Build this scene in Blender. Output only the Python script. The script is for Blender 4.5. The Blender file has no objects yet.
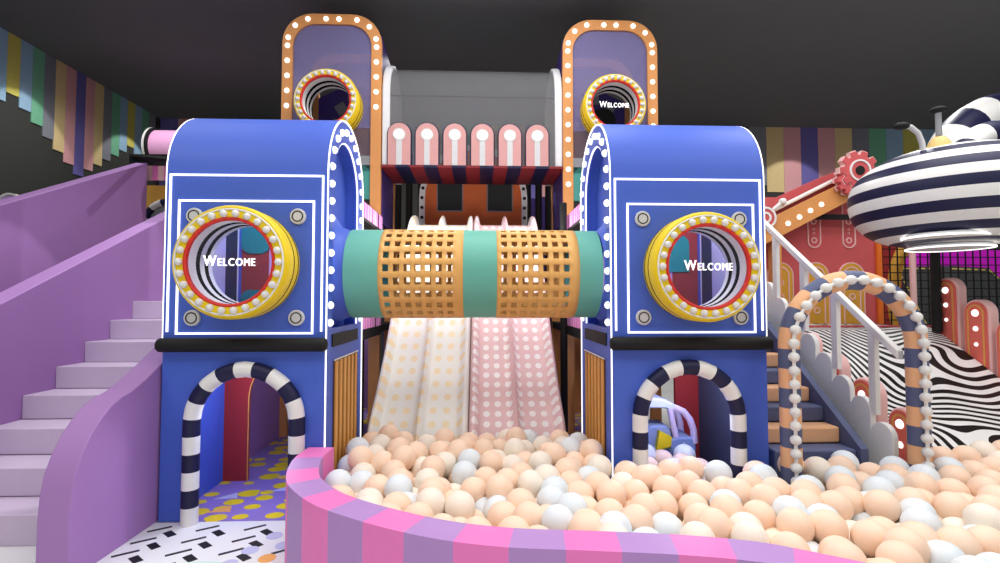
import bpy, bmesh, math, random
from mathutils import Vector, Matrix
random.seed(7)
PI = math.pi
C = bpy.context.scene.collection
# ------------------------------------------------------------------ materials
def lin(c):
    return tuple(((v/255)/12.92 if v/255 <= .04045 else ((v/255+.055)/1.055)**2.4) for v in c)
MATS = {}
def mat(name, rgb, rough=.5, emit=0, alpha=1, var=.06, scale=9, metal=0, spec=.35):
    if name in MATS: return MATS[name]
    m = bpy.data.materials.new(name); m.use_nodes = True
    nt = m.node_tree; b = nt.nodes['Principled BSDF']
    col = lin(rgb)
    tc = nt.nodes.new('ShaderNodeTexCoord'); nz = nt.nodes.new('ShaderNodeTexNoise')
    nz.inputs['Scale'].default_value = scale; nz.inputs['Detail'].default_value = 3
    mx = nt.nodes.new('ShaderNodeMix'); mx.data_type = 'RGBA'
    mx.inputs[6].default_value = tuple(v*(1-var) for v in col)+(1,)
    mx.inputs[7].default_value = tuple(min(1, v*(1+var)) for v in col)+(1,)
    nt.links.new(tc.outputs['Object'], nz.inputs['Vector'])
    nt.links.new(nz.outputs['Fac'], mx.inputs[0])
    nt.links.new(mx.outputs[2], b.inputs['Base Color'])
    b.inputs['Roughness'].default_value = rough; b.inputs['Metallic'].default_value = metal
    b.inputs['Specular IOR Level'].default_value = spec
    if emit:
        b.inputs['Emission Color'].default_value = col+(1,); b.inputs['Emission Strength'].default_value = emit
    if alpha < 1: b.inputs['Alpha'].default_value = alpha
    MATS[name] = m; return m
def N(nt, t, **k):
    n = nt.nodes.new(t)
    for a, v in k.items(): setattr(n, a, v)
    return n
def mth(nt, op, a, b=None):
    n = N(nt, 'ShaderNodeMath', operation=op)
    for i, v in enumerate((a, b)):
        if v is None: continue
        if isinstance(v, (int, float)): n.inputs[i].default_value = v
        else: nt.links.new(v, n.inputs[i])
    return n.outputs[0]
def twotone(name, c0, c1, facf, rough=.5):
    m = bpy.data.materials.new(name); m.use_nodes = True; nt = m.node_tree; b = nt.nodes['Principled BSDF']
    mx = N(nt, 'ShaderNodeMix', data_type='RGBA')
    mx.inputs[6].default_value = lin(c0)+(1,); mx.inputs[7].default_value = lin(c1)+(1,)
    nt.links.new(facf(nt), mx.inputs[0]); nt.links.new(mx.outputs[2], b.inputs['Base Color'])
    b.inputs['Roughness'].default_value = rough; b.inputs['Specular IOR Level'].default_value = .3
    MATS[name] = m; return m
def dots_uv(pu, pv, r, ell=1.0):
    def f(nt):
        uv = N(nt, 'ShaderNodeUVMap'); s = N(nt, 'ShaderNodeSeparateXYZ'); nt.links.new(uv.outputs[0], s.inputs[0])
        u = mth(nt, 'MULTIPLY', mth(nt, 'SUBTRACT', mth(nt, 'FRACT', mth(nt, 'DIVIDE', s.outputs[0], pu)), .5), pu)
        v = mth(nt, 'MULTIPLY', mth(nt, 'SUBTRACT', mth(nt, 'FRACT', mth(nt, 'DIVIDE', s.outputs[1], pv)), .5), pv*ell)
        d = mth(nt, 'SQRT', mth(nt, 'ADD', mth(nt, 'MULTIPLY', u, u), mth(nt, 'MULTIPLY', v, v)))
        return mth(nt, 'LESS_THAN', d, r)
    return f
def vor_dots(scale, r, sy=1.0, rnd=.75):
    def f(nt):
        tc = N(nt, 'ShaderNodeTexCoord'); mp = N(nt, 'ShaderNodeMapping'); mp.inputs['Scale'].default_value = (1, sy, 0)
        vo = N(nt, 'ShaderNodeTexVoronoi', voronoi_dimensions='2D'); vo.inputs['Scale'].default_value = scale; vo.inputs['Randomness'].default_value = rnd
        nt.links.new(tc.outputs['Object'], mp.inputs[0]); nt.links.new(mp.outputs[0], vo.inputs['Vector'])
        sp = N(nt, 'ShaderNodeSeparateColor'); nt.links.new(vo.outputs['Color'], sp.inputs[0])
        rr = mth(nt, 'MULTIPLY', mth(nt, 'ADD', mth(nt, 'MULTIPLY', sp.outputs[0], .7), .5), r)
        return mth(nt, 'LESS_THAN', vo.outputs['Distance'], rr)
    return f
def zebra(nt):
    uv = N(nt, 'ShaderNodeUVMap'); nz = N(nt, 'ShaderNodeTexNoise')
    nz.inputs['Scale'].default_value = .62; nz.inputs['Detail'].default_value = .4; nz.inputs['Distortion'].default_value = .5
    nt.links.new(uv.outputs[0], nz.inputs['Vector'])
    s = N(nt, 'ShaderNodeSeparateXYZ'); nt.links.new(uv.outputs[0], s.inputs[0])
    ph = mth(nt, 'ADD', mth(nt, 'MULTIPLY', nz.outputs['Fac'], 128), mth(nt, 'ADD', mth(nt, 'MULTIPLY', s.outputs[1], 40), mth(nt, 'MULTIPLY', s.outputs[0], 20)))
    return mth(nt, 'GREATER_THAN', mth(nt, 'SINE', ph), -.05)

BLUE = mat('royal_blue_paint', (72, 101, 200), .5, var=.03)
BLUE_D = mat('navy_striping', (24, 24, 62), .5)
WHITE = mat('white_gloss', (232, 230, 226), .4)
LED = mat('white_led_strip', (255, 253, 250), .4, emit=1.3)
BULB = mat('lit_bulb', (255, 252, 245), .3, emit=1.2)
PEARL = mat('pearl_white', (226, 224, 220), .5)
YELLOW = mat('yellow_plastic', (238, 206, 24), .4)
RED = mat('red_panel', (170, 50, 48), .5)
REDRIM = mat('scarlet_rim', (215, 50, 35), .5)
BLACK = mat('black_foam', (20, 20, 20), .7)
GREY = mat('light_grey', (205, 205, 205), .5)
MGREY = mat('mid_grey', (140, 142, 146), .5)
TEAL = mat('teal_plastic', (104, 178, 160), .5)
TEAL_D = mat('deep_teal', (20, 140, 130), .5)
GOLD = mat('golden_mesh', (228, 172, 96), .5)
ORANGE = mat('orange_paint', (214, 146, 84), .5)
SLAT = mat('ochre_slat', (226, 164, 84), .5)
PURPLE = mat('purple_wall_paint', (168, 124, 184), .55, var=.03, scale=3)
PURPLE_L = mat('lilac_step', (204, 188, 210), .55, var=.03)
VIOLET = mat('dark_violet', (74, 54, 130), .5)
LAVENDER = mat('lavender', (190, 165, 215), .5)
PINK = mat('hot_pink', (238, 124, 192), .5, var=.03)
PINK_P = mat('stripe_purple', (180, 138, 198), .5, var=.03)
PALEPINK = mat('pale_pink', (238, 192, 188), .5)
CORAL = mat('coral_red', (200, 88, 90), .5)
PEACH = mat('peach_foam', (236, 180, 134), .55)
SLATE = mat('slate_navy', (88, 95, 128), .55)
DARKSLATE = mat('dark_slate', (66, 72, 92), .6)
MAGENTA = mat('magenta', (222, 30, 214), .5)
CHARCOAL = mat('charcoal', (46, 47, 47), .8)
BRICK = mat('burnt_orange', (214, 104, 48), .55)
MAROON = mat('maroon', (128, 34, 40), .6)
PALE_YELLOW = mat('tan_cap', (226, 190, 120), .5)
STEEL = mat('grey_blue', (140, 156, 196), .5)
GLASS_L = mat('lavender_glass', (140, 132, 180), .6, alpha=.5, spec=.1)
GLASS_G = mat('milky_glass', (130, 130, 132), .9, alpha=.4, spec=.05)
CLEAR = mat('clear_acrylic', (240, 240, 250), .3, alpha=.015, spec=0)
CEIL = mat('ceiling_grey', (104, 106, 106), .9, var=.04, scale=2)
WALLM = mat('wall_charcoal', (58, 59, 55), .85, var=.06, scale=2)
FLOORW = mat('white_vinyl', (236, 236, 234), .4, var=.02)
DASH = mat('black_print', (24, 24, 26), .5)
MINT = mat('mint_print', (206, 232, 218), .5)
LAV_P = mat('lavender_print', (196, 196, 226), .5)
OR_P = mat('apricot_print', (246, 176, 92), .5)
CARPET = twotone('purple_dotted_vinyl', (146, 122, 190), (236, 206, 30), vor_dots(3.4, .36, 1.25, .6), .5)
SLIDE_W = twotone('cream_dotted', (238, 237, 233), (242, 224, 188), dots_uv(.16, .19, .043, .9), .35)
SLIDE_P = twotone('pink_dotted', (232, 196, 198), (248, 242, 242), dots_uv(.138, .14, .04, .95), .35)
ZEBRA = twotone('zebra_print', (14, 14, 14), (240, 238, 236), zebra, .45)
# ------------------------------------------------------------------ mesh builder
W = {}
class M:
    def __init__(s): s.bm = bmesh.new(); s.mi = 0
    def _new(s, before):
        for f in s.bm.faces[before:]: f.material_index = s.mi
    def idx(s, i): s.mi = i; return s
    def box(s, x0, x1, y0, y1, z0, z1):
        n = len(s.bm.faces)
        r = bmesh.ops.create_cube(s.bm, size=1, matrix=Matrix.Translation(((x0+x1)/2, (y0+y1)/2, (z0+z1)/2)) @ Matrix.Diagonal((abs(x1-x0), abs(y1-y0), abs(z1-z0), 1)))
        s.bm.faces.ensure_lookup_table(); s._new(n); return s
    def plate(s, outer, axis, a, b, holes=()):
        n = len(s.bm.faces); bm = s.bm
        def P(u, v): return {'x': (a, u, v), 'y': (u, a, v), 'z': (u, v, a)}[axis]
        ed = []
        for loop in [outer]+list(holes):
            vs = [bm.verts.new(P(*p)) for p in loop]
            for i in range(len(vs)): ed.append(bm.edges.new((vs[i], vs[(i+1) % len(vs)])))
        nv = {'x': (1, 0, 0), 'y': (0, 1, 0), 'z': (0, 0, 1)}[axis]
        if holes:
            g = bmesh.ops.triangle_fill(bm, use_beauty=True, use_dissolve=False, edges=ed, normal=nv)
            fs = [x for x in g['geom'] if isinstance(x, bmesh.types.BMFace)]
        else: fs = [bm.faces.new(vs)]
        g = bmesh.ops.extrude_face_region(bm, geom=fs)
        d = b-a
        bmesh.ops.translate(bm, vec=Vector(nv)*d, verts=[x for x in g['geom'] if isinstance(x, bmesh.types.BMVert)])
        bm.faces.ensure_lookup_table(); s._new(n); return s
    def tube(s, pts, r, seg=12, closed=False, matf=None, caps=True, sx=1.0):
        n = len(s.bm.faces); bm = s.bm; pts = [Vector(p) for p in pts]; L = len(pts); rings = []
        up = Vector((0, 0, 1)); prev = None
        for i, p in enumerate(pts):
            if closed: t = pts[(i+1) % L]-pts[i-1]
            else: t = pts[min(i+1, L-1)]-pts[max(i-1, 0)]
            t.normalize()
            if prev is None:
                ref = Vector((0, 1, 0)) if abs(t.y) < .9 else Vector((1, 0, 0))
                nrm = (ref-t*ref.dot(t)).normalized()
            else: nrm = (prev-t*prev.dot(t)).normalized()
            prev = nrm; bi = t.cross(nrm)
            rr = r(i/(L-1)) if callable(r) else r
            rings.append([bm.verts.new(p+rr*(nrm*math.cos(2*PI*k/seg)+bi*math.sin(2*PI*k/seg))) for k in range(seg)])
        for i in range(L if closed else L-1):
            A = rings[i]; B = rings[(i+1) % L]
            for k in range(seg):
                f = bm.faces.new((A[k], A[(k+1) % seg], B[(k+1) % seg], B[k])); f.material_index = matf(i) if matf else s.mi; f.smooth = True
        if caps and not closed:
            for rg, m0 in ((rings[0], 0), (rings[-1], L-2)):
                f = bm.faces.new(rg); f.material_index = matf(m0) if matf else s.mi
        bm.faces.ensure_lookup_table(); return s
    def sphere(s, c, r, u=16, v=10, sc=(1, 1, 1)):
        n = len(s.bm.faces)
        bmesh.ops.create_uvsphere(s.bm, u_segments=u, v_segments=v, radius=r, matrix=Matrix.Translation(c) @ Matrix.Diagonal(tuple(sc)+(1,)))
        s.bm.faces.ensure_lookup_table()
        for f in s.bm.faces[n:]: f.smooth = True
        s._new(n); return s
    def lathe(s, prof, c, axis='z', seg=32, matf=None, closed=False):
        bm = s.bm; rings = []
        for r, h in prof:
            rg = []
            for k in range(seg):
                a = 2*PI*k/seg; u, v = r*math.cos(a), r*math.sin(a)
                p = {'z': (u, v, h), 'y': (u, h, v), 'x': (h, u, v)}[axis]
                rg.append(bm.verts.new((c[0]+p[0], c[1]+p[1], c[2]+p[2])))
            rings.append(rg)
        L = len(prof)
        for i in range(L if closed else L-1):
            A = rings[i]; B = rings[(i+1) % L]
            for k in range(seg):
                f = bm.faces.new((A[k], A[(k+1) % seg], B[(k+1) % seg], B[k])); f.material_index = matf(i) if matf else s.mi; f.smooth = True
        if not closed:
            for j, rg in ((0, rings[0]), (L-2, rings[-1])):
                if prof[0 if j == 0 else -1][0] > 1e-4:
                    f = bm.faces.new(rg); f.material_index = matf(j) if matf else s.mi
        bm.faces.ensure_lookup_table(); return s
    def build(s, name, mats, parent=None, bevel=0, ang=35, recalc=True, label=None):
        bm = s.bm
        bmesh.ops.remove_doubles(bm, verts=bm.verts, dist=1e-5)
        if recalc: bmesh.ops.recalc_face_normals(bm, faces=bm.faces)
        xs = [v.co for v in bm.verts]
        lo = Vector((min(p.x for p in xs), min(p.y for p in xs), min(p.z for p in xs))); hi = Vector((max(p.x for p in xs), max(p.y for p in xs), max(p.z for p in xs)))
        loc = Vector(((lo.x+hi.x)/2, (lo.y+hi.y)/2, lo.z))
        bmesh.ops.translate(bm, vec=-loc, verts=bm.verts)
        me = bpy.data.meshes.new(name); bm.to_mesh(me); bm.free()
        for m in (mats if isinstance(mats, (list, tuple)) else [mats]): me.materials.append(m)
        me.polygons.foreach_set('use_smooth', [True]*len(me.polygons)); me.set_sharp_from_angle(angle=math.radians(ang))
        o = bpy.data.objects.new(name, me); C.objects.link(o)
        W[o.name] = loc
        if parent: o.parent = parent; o.location = loc-W[parent.name]
        else: o.location = loc
        if bevel:
            b = o.modifiers.new('bevel', 'BEVEL'); b.width = bevel; b.segments = 2; b.limit_method = 'ANGLE'
        if label: o['label'] = label
        return o
def tag(o, label=None, cat=None, group=None, kind=None):
    if label: o['label'] = label
    if cat: o['category'] = cat
    if group: o['group'] = group
    if kind: o['kind'] = kind
    return o
def empty(name, loc, label, cat, group=None):
    o = bpy.data.objects.new(name, None); C.objects.link(o); o.location = loc; o.empty_display_size = .2; W[o.name] = Vector(loc)
    return tag(o, label, cat, group)
def inst(o, loc, parent=None, name=None):
    c = o.copy(); C.objects.link(c); W[c.name] = Vector(loc); c.parent = parent
    c.location = Vector(loc)-(W[parent.name] if parent else Vector((0, 0, 0)))
    return c
def struct(o): o['kind'] = 'structure'; return o
def arc(c, r, a0, a1, n): return [(c[0]+r*math.cos(math.radians(a0+(a1-a0)*i/n)), c[1]+r*math.sin(math.radians(a0+(a1-a0)*i/n))) for i in range(n+1)]
def archpoly(c, hw, z0, zs, n=20): return [(c-hw, z0), (c+hw, z0)]+arc((c, zs), hw, 0, 180, n)
def uband(c, hw, z0, zs, t, n=20):           # inverted-U band
    return [(c+hw, z0)]+arc((c, zs), hw, 0, 180, n)+[(c-hw, z0), (c-hw+t, z0)]+arc((c, zs), hw-t, 180, 0, n)+[(c+hw-t, z0)]
def rrect(x0, x1, z0, z1, r, n=8, bottom=False):
    p = arc((x1-r, z1-r), r, 0, 90, n)+arc((x0+r, z1-r), r, 90, 180, n)
    if bottom: p += arc((x0+r, z0+r), r, 180, 270, n)+arc((x1-r, z0+r), r, 270, 360, n)
    else: p += [(x0, z0), (x1, z0)]
    return p
def circ(c, r, n=32): return arc(c, r, 0, 360-360/n, n-1)
def smallcaps(parent, x, y, z, h, name='lettering', width=None):
    """the word WELCOME in small capitals, standing in the XZ plane facing -Y, centred at x,z"""
    bm = bmesh.new(); cx = 0
    for ch in 'WELCOME':
        cu = bpy.data.curves.new('t', 'FONT'); cu.body = ch; cu.size = 1.38 if ch == 'W' else 1.0
        cu.offset = .0; cu.extrude = .06; cu.resolution_u = 4
        ob = bpy.data.objects.new('t', cu); C.objects.link(ob); bpy.context.view_layer.update()
        me = bpy.data.meshes.new_from_object(ob.evaluated_get(bpy.context.evaluated_depsgraph_get()))
        xs = [v.co.x for v in me.vertices]
        n = len(bm.verts); bm.from_mesh(me); bm.verts.ensure_lookup_table()
        sh = cx-min(xs)
        for v in bm.verts[n:]: v.co.x += sh
        cx += max(xs)-min(xs)+.2
        bpy.data.objects.remove(ob); bpy.data.curves.remove(cu); bpy.data.meshes.remove(me)
    cx -= .2; k = h; kx = (width/cx if width else k)
    for v in bm.verts:
        a, b, d = v.co
        v.co = ((a-cx/2)*kx+x, y-d*k, (b-.45)*k+z)
    m = M(); m.bm.free(); m.bm = bm
    return m.build(name, LED, parent, recalc=False)
# ------------------------------------------------------------------ camera
cam = bpy.data.objects.new('camera', bpy.data.cameras.new('camera')); C.objects.link(cam)
cam.data.sensor_width = 36; cam.data.lens = 18; cam.data.clip_start = .05; cam.data.clip_end = 200
cam.location = (0, 0, 2.12); cam.rotation_euler = (PI/2+math.atan(19.5/500), 0, -math.atan(.04))
bpy.context.scene.camera = cam
# ------------------------------------------------------------------ room shell
CZ = 7.3; BY = 14.4; LX = -9.1; RX = 16.5
struct(M().box(LX-.2, RX+.2, -3, BY+.2, CZ, CZ+.2).build('ceiling', CEIL))
struct(M().box(LX-.2, LX, -3, BY+.2, 0, CZ).build('wall_left', WALLM))
struct(M().box(LX, RX, BY, BY+.2, 0, CZ).build('wall_back', WALLM))
struct(M().box(RX, RX+.2, -3, BY+.2, 0, CZ).build('wall_right', WALLM))
fl = M(); fl.box(LX, RX, -3, BY, -.2, 0)
fl.idx(1)
for i in range(0, 7):
    for j in range(-9, 6):
        x = -2.97+.435*i; y = 4.63+.225*j
        if y > 4.98 or x > -1.45: continue
        def quad(cx, cy, dx, dy, t):
            d = Vector((dx, dy)).normalized(); nn = Vector((-d.y, d.x))*t/2; a = Vector((cx-dx/2, cy-dy/2)); b = Vector((cx+dx/2, cy+dy/2))
            if max(a.y, b.y) > 4.98: return
            fl.plate([tuple(a-nn), tuple(b-nn), tuple(b+nn), tuple(a+nn)], 'z', .0, .003)
        if x < -2.0+.25*(j % 3) or y > 4.7:
            quad(x, y, .16, .105, .032); quad(x+.15, y-.1, .1, -.085, .07)
fl.idx(2).plate([(-2.25+.5*math.cos(a/20*2*PI)*(1+.1*math.sin(a)), 3.95+.3*math.sin(a/20*2*PI)) for a in range(20)], 'z', 0, .0035)
for k, (x, y) in enumerate([(-1.72, 4.86), (-1.85, 4.68), (-1.7, 4.5), (-1.95, 4.42), (-1.75, 4.28), (-2.02, 4.2), (-1.8, 4.08), (-1.62, 4.7), (-2.0, 4.02), (-1.7, 3.9)]):
    fl.idx(4 if k % 4 == 0 else 3).plate(circ((x, y), .07, 14), 'z', 0, .004)
struct(fl.build('floor', [FLOORW, DASH, MINT, LAV_P, OR_P]))
cp = M().box(-3.1, 3.0, 5.0, 12, 0, .006)
cp.idx(1)
for x, y in [(-2.62, 5.25), (-2.3, 6.2), (-1.9, 7.4)]: cp.plate([(x-.12, y-.06), (x+.12, y-.04), (x+.05, y+.12)], 'z', .006, .008)
cp.idx(2)
for x, y in [(-2.72, 5.6), (-2.0, 6.9), (-2.2, 5.8)]: cp.plate([(x-.12, y-.06), (x+.12, y-.04), (x+.05, y+.12)], 'z', .006, .008)
struct(cp.build('floor_carpet', [CARPET, OR_P, LAV_P]))
# ------------------------------------------------------------------ coloured planks on the walls
PC = {'yellow': (206, 196, 96), 'pale blue': (150, 184, 208), 'green': (118, 184, 146), 'grey': (132, 134, 142), 'beige': (226, 200, 144), 'pink': (224, 164, 166), 'indigo': (112, 104, 172)}
for k, v in PC.items(): mat('plank_'+k, v, .7, var=.08, scale=14)
CYC = ['yellow', 'pale blue', 'green', 'grey', 'beige', 'pink', 'indigo', 'pink', 'beige', 'grey', 'green', 'pale blue']
ORD = ['first', 'second', 'third', 'fourth', 'fifth', 'sixth', 'seventh', 'eighth', 'ninth', 'tenth', 'eleventh', 'twelfth', 'thirteenth', 'fourteenth', 'fifteenth', 'sixteenth', 'seventeenth', 'eighteenth', 'nineteenth', 'twentieth']
def plen(i): k = i % 12; return 1.15+1.17*(k if k <= 6 else 12-k)/6
for n, i in enumerate(range(-1, 16)):
    y0 = 9.8+.2735*i; c = CYC[i % 12]
    if y0+.27 > BY-.03: break
    o = M().box(LX+.004, LX+.024, y0+.003, y0+.2705, CZ-plen(i)-.02, CZ-.002).build('wall_plank', MATS['plank_'+c])
    tag(o, f'{c} hanging plank on the dark left wall, {ORD[n]} plank from the left picture edge', 'plank', 'planks on the left wall')
n = 0
for i in range(-1, 15):
    x0 = 8.505+.526*i; c = CYC[(i+4) % 12]
    if x0 > RX-.5: break
    o = M().box(x0+.003, x0+.523, BY-.024, BY-.004, CZ-plen(i+4)-.02, CZ-.002).build('wall_plank', MATS['plank_'+c])
    tag(o, f'{c} hanging plank on the back wall at right, {ORD[n]} plank of that row from the left', 'plank', 'planks on the right of the back wall'); n += 1
n = 0
for i in range(1, 11):
    x0 = -3.1+.49*i; c = CYC[(i+9) % 12]
    o = M().box(x0+.003, x0+.487, BY-.024, BY-.004, CZ-plen(i+9)-.02, CZ-.002).build('wall_plank', MATS['plank_'+c])
    tag(o, f'{c} hanging plank on the back wall seen past the balcony, {ORD[n]} from the left there', 'plank', 'planks behind the balcony'); n += 1
for n, i in enumerate(range(0, 4)):
    x0 = LX+.03+.49*i; c = ['indigo', 'pink', 'beige', 'grey'][i]
    o = M().box(x0, x0+.484, BY-.024, BY-.004, CZ-plen(i+6)-.02, CZ-.002).build('wall_plank', MATS['plank_'+c])
    tag(o, f'{c} hanging plank on the back wall beside the left corner, {ORD[n]} from the corner', 'plank', 'planks beside the left back corner')
# ------------------------------------------------------------------ purple staircase (left)
st = empty('staircase', (-4.2, 5.5, 0), 'wide purple staircase with lilac steps rising beside the left blue tower', 'staircase')
XL = -5.13; Y8 = 7.6; G = .433; R_ = .265
for k in range(1, 9):
    y = Y8-(8-k)*G; z1 = k*R_
    M().box(XL, -3.34, y, (y+G if k < 8 else 9.3), 0 if k == 1 else z1-R_, z1).build('step', PURPLE_L, st, bevel=.008)
bw = [(9.6, 0), (9.6, 4.1), (8.236, 3.426), (5.652, 2.131), (3.7, 1.15), (3.7, 0)]
M().plate(bw, 'x', XL-.25, XL-.001).build('side_wall', PURPLE, st, bevel=.012)
pr = [(7.95, 0), (7.95, 2.3), (6.3, 2.24), (5.5, 1.77), (5.05, 1.52), (4.8, 1.39), (4.62, 1.315), (4.5, 1.29), (4.38, 1.24), (4.27, 1.16), (4.17, 1.06), (4.08, .93), (4.02, .8), (3.985, .65), (3.97, .45), (3.97, 0)]
M().plate(pr, 'x', -3.335, -3.1).build('banister_wall', PURPLE, st, bevel=.008)
w2 = M().plate([(9.65, 0), (9.65, 4.74), (4.5, 2.3), (3.5, 1.9), (3.5, 0)], 'x', -6.52, -6.3)
tag(w2.build('ramp_wall', PURPLE, bevel=.012), 'tall purple ramp side wall behind the purple staircase, tapering down to the left', 'wall')
sg = empty('arched_panel', (-8.38, 9.2, 0), 'small lavender round-topped panel with white rim peeking over the purple ramp wall', 'panel')
M().plate(archpoly(-8.38, .2, 0, 3.82), 'y', 9.2, 9.26).build('board', LAVENDER, sg)
M().plate(uband(-8.38, .225, 0, 3.82, .035), 'y', 9.17, 9.29).build('rim', WHITE, sg)
# ------------------------------------------------------------------ blue towers
def tower(side, xin, Wd, label):
    s = -1 if side == 'L' else 1
    Yf, Yb = 5.0, 6.5; ym = 5.75; xo = xin+s*Wd; xc = (xin+xo)/2
    x0, x1 = min(xin, xo), max(xin, xo)
    t = empty('play_tower', (xc, ym, 0), label, 'tower')
    SP = 3.4
    # front panels
    dc = xc-s*.035
    lower = [(x0, 0), (dc-.47, 0), (dc-.47, .965)]+arc((dc, .965), .47, 180, 0, 20)+[(dc+.47, 0), (x1, 0), (x1, 1.7), (x0, 1.7)]
    M().plate(lower, 'y', Yf, Yf+.06).build('lower_front_panel', BLUE, t)
    M().plate([(x0, 1.7), (x1, 1.7), (x1, SP), (x0, SP)], 'y', Yf, Yf+.06, [circ((xc+(.052 if s > 0 else 0), 2.478-(.03 if s > 0 else 0)), .44)]).build('upper_front_panel', BLUE, t)
    # vaulted roof
    o_ = arc((ym, SP), .75, 0, 180, 24); i_ = arc((ym, SP), .7, 180, 0, 24)
    M().plate(o_+i_, 'x', x0+.0601, x1-.0601).build('vaulted_roof', BLUE, t)
    # side panels
    a, b = (xin, xin+s*.06)
    hole = archpoly(ym, .53, 1.84, SP-.02, 24)
    M().plate([(Yf+.06, 0), (Yb, 0), (Yb, SP)]+arc((ym, SP), .75, 0, 180, 24)[1:-1]+[(Yf, SP), (Yf+.06, SP)][:1]+[(Yf+.06, SP-.001)], 'x', a, b, [hole]).build('arched_side_panel', BLUE, t)
    M().plate([(Yf+.06, 0), (Yb, 0), (Yb, SP)]+arc((ym, SP), .75, 0, 180, 24)[1:-1]+[(Yf, SP), (Yf+.06, SP-.001)], 'x', xo, xo-s*.06).build('outer_side_panel', BLUE, t)
    M().plate(archpoly(ym, .6, 1.8, SP-.02, 24), 'x', xin+s*.16, xin+s*.2, [circ((ym, 2.43), .46)]).build('recessed_side_panel', BLUE, t)
    M().lathe([(.47, .159), (.68, .159), (.58, .1), (.53, .05), (.49, .0), (.47, .0)], (xin, ym, 2.43), 'x', 36, closed=True).build('tube_collar', BLUE, t) if s > 0 else \
        M().lathe([(.455, -.159), (.68, -.159), (.58, -.1), (.53, -.05), (.49, .05), (.485, .085), (.455, .085)], (xin, ym, 2.43), 'x', 36, closed=True).build('tube_collar', BLUE, t)
    ra, rb_ = sorted((xin+s*.0605, xin+s*.1595))
    M().plate(uband(ym, .575, 1.8, SP-.02, .035, 24), 'x', ra, rb_).build('recess_reveal', BLUE, t)
    # led outlines
    e = .012
    M().plate(uband(ym, .75, 0, SP, .013, 28), 'x', xin-s*e, xin-s*.0005).build('led_outline', LED, t)
    M().plate(uband(ym, .5295, 1.841, SP-.02, .012, 28), 'x', xin+s*.005, xin+s*.022).build('led_outline', LED, t)
    M().plate(uband(ym, .75, 1.68, SP, .018, 28), 'x', xo+s*.0005, xo+s*e).build('led_outline', LED, t)
    fr = M(); q = .018
    fr.box(x0+.03, x1-.03, Yf-e, Yf-.0005, 3.37-q, 3.37); fr.box(x0+.03, x0+.03+q, Yf-e, Yf-.0005, 1.82, 3.37-q); fr.box(x1-.03-q, x1-.03, Yf-e, Yf-.0005, 1.82, 3.37-q)
    fr.build('led_frame', LED, t)
    bc_ = xc+(.025 if s > 0 else 0); pc = xc+(.052 if s > 0 else 0)
    a0, a1, z0, z1 = bc_-.66, bc_+.66, 1.795, 3.115
    fr = M()
    fr.box(a0, a1, Yf-e, Yf-.0005, z1-q, z1); fr.box(a0, a1, Yf-e, Yf-.0005, z0, z0+q); fr.box(a0, a0+q, Yf-e, Yf-.0005, z0+q, z1-q); fr.box(a1-q, a1, Yf-e, Yf-.0005, z0+q, z1-q)
    fr.build('led_frame', LED, t)
    # disc bolts
    for dx in (-.5, .5):
        for z in (2.955, 1.955):
            bo = M(); bo.lathe([(.001, -.028), (.072, -.028), (.078, -.02), (.078, -.0005)], (bc_+dx, Yf, z), 'y', 24).build('disc_boss', GREY, t)
            M().lathe([(.056, -.0285), (.056, -.031), (.045, -.031), (.045, -.0285)], (bc_+dx, Yf, z), 'y', 24, closed=True).build('ring', BLACK, bo if False else t)
    # bumper
    M().tube([(x0-.03, Yf-.04, 1.695), (x0-.018, Yf-.04, 1.695)]+[(x0-.0+(Wd+.0)*i/8, Yf-.04, 1.695) for i in range(9)]+[(x1+.018, Yf-.04, 1.695), (x1+.03, Yf-.04, 1.695)],
             lambda u: .068 if .12 < u < .88 else (.035 if u in (0, 1) else .058), 16).build('bumper', BLACK, t)
    M().box(xin-s*.014, xin-s*.0005, Yf+.21, Yf+1.26, 1.65, 1.78).build('bumper', BLACK, t)
    # slatted panel
    sp = M().box(xin-s*.012, xin-s*.0005, Yf+.28, Yf+1.26, .2, 1.5).build('slat_panel', mat('slat_back', (96, 58, 24), .6), t)
    for k in range(6):
        y = Yf+.3+.16*k
        M().box(xin-s*.026, xin-s*.0125, y, y+.085, .21, 1.49).build('slat', SLAT, sp)
    fr = M().box(xin-s*.02, xin-s*.0125, Yf+.265, Yf+1.275, 1.5, 1.515)
    fr.build('led_edge', WHITE, sp)
    # bulbs of the side arch
    pts = []
    for z in [1.9+.177*i for i in range(9)]: pts += [(ym-.625, z), (ym+.625, z)]
    for a_ in range(9, 180, 18): pts.append((ym+.625*math.cos(math.radians(a_)), SP+.625*math.sin(math.radians(a_))))
    b0 = None
    for y, z in pts:
        if b0 is None: b0 = M().sphere((xin-s*.01, y, z), .038, 14, 8, (.9, 1, 1)).build('bulb', BULB, t); off = Vector((-s*.01, 0, -.038))
        else: inst(b0, Vector((xin, y, z))+off, t)
    # candy-striped arch tube
    hw = .497; zs = .965
    ar = [(dc-hw, Yf-.045, z*zs/4) for z in range(5)]
    ar += [(dc+hw*math.cos(math.radians(180-15*k)), Yf-.045, zs+hw*math.sin(math.radians(15*k))) for k in range(1, 12)]
    ar += [(dc+hw, Yf-.045, z*zs/4) for z in (4, 3, 2, 1, 0)]
    fine = []; ids = []
    segs = []; L = 0
    # resample by arc length
    cur = [Vector(p) for p in ar]; cum = [0]
    for i in range(1, len(cur)): cum.append(cum[-1]+(cur[i]-cur[i-1]).length)
    T = cum[-1]; nb = 21; per = 4
    def at(d):
        for i in range(1, len(cum)):
            if d <= cum[i]+1e-9: return cur[i-1].lerp(cur[i], (d-cum[i-1])/(cum[i]-cum[i-1]))
        return cur[-1]
    fine = [at(T*i/(nb*per)) for i in range(nb*per+1)]
    ph = 0 if s < 0 else 1
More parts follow.
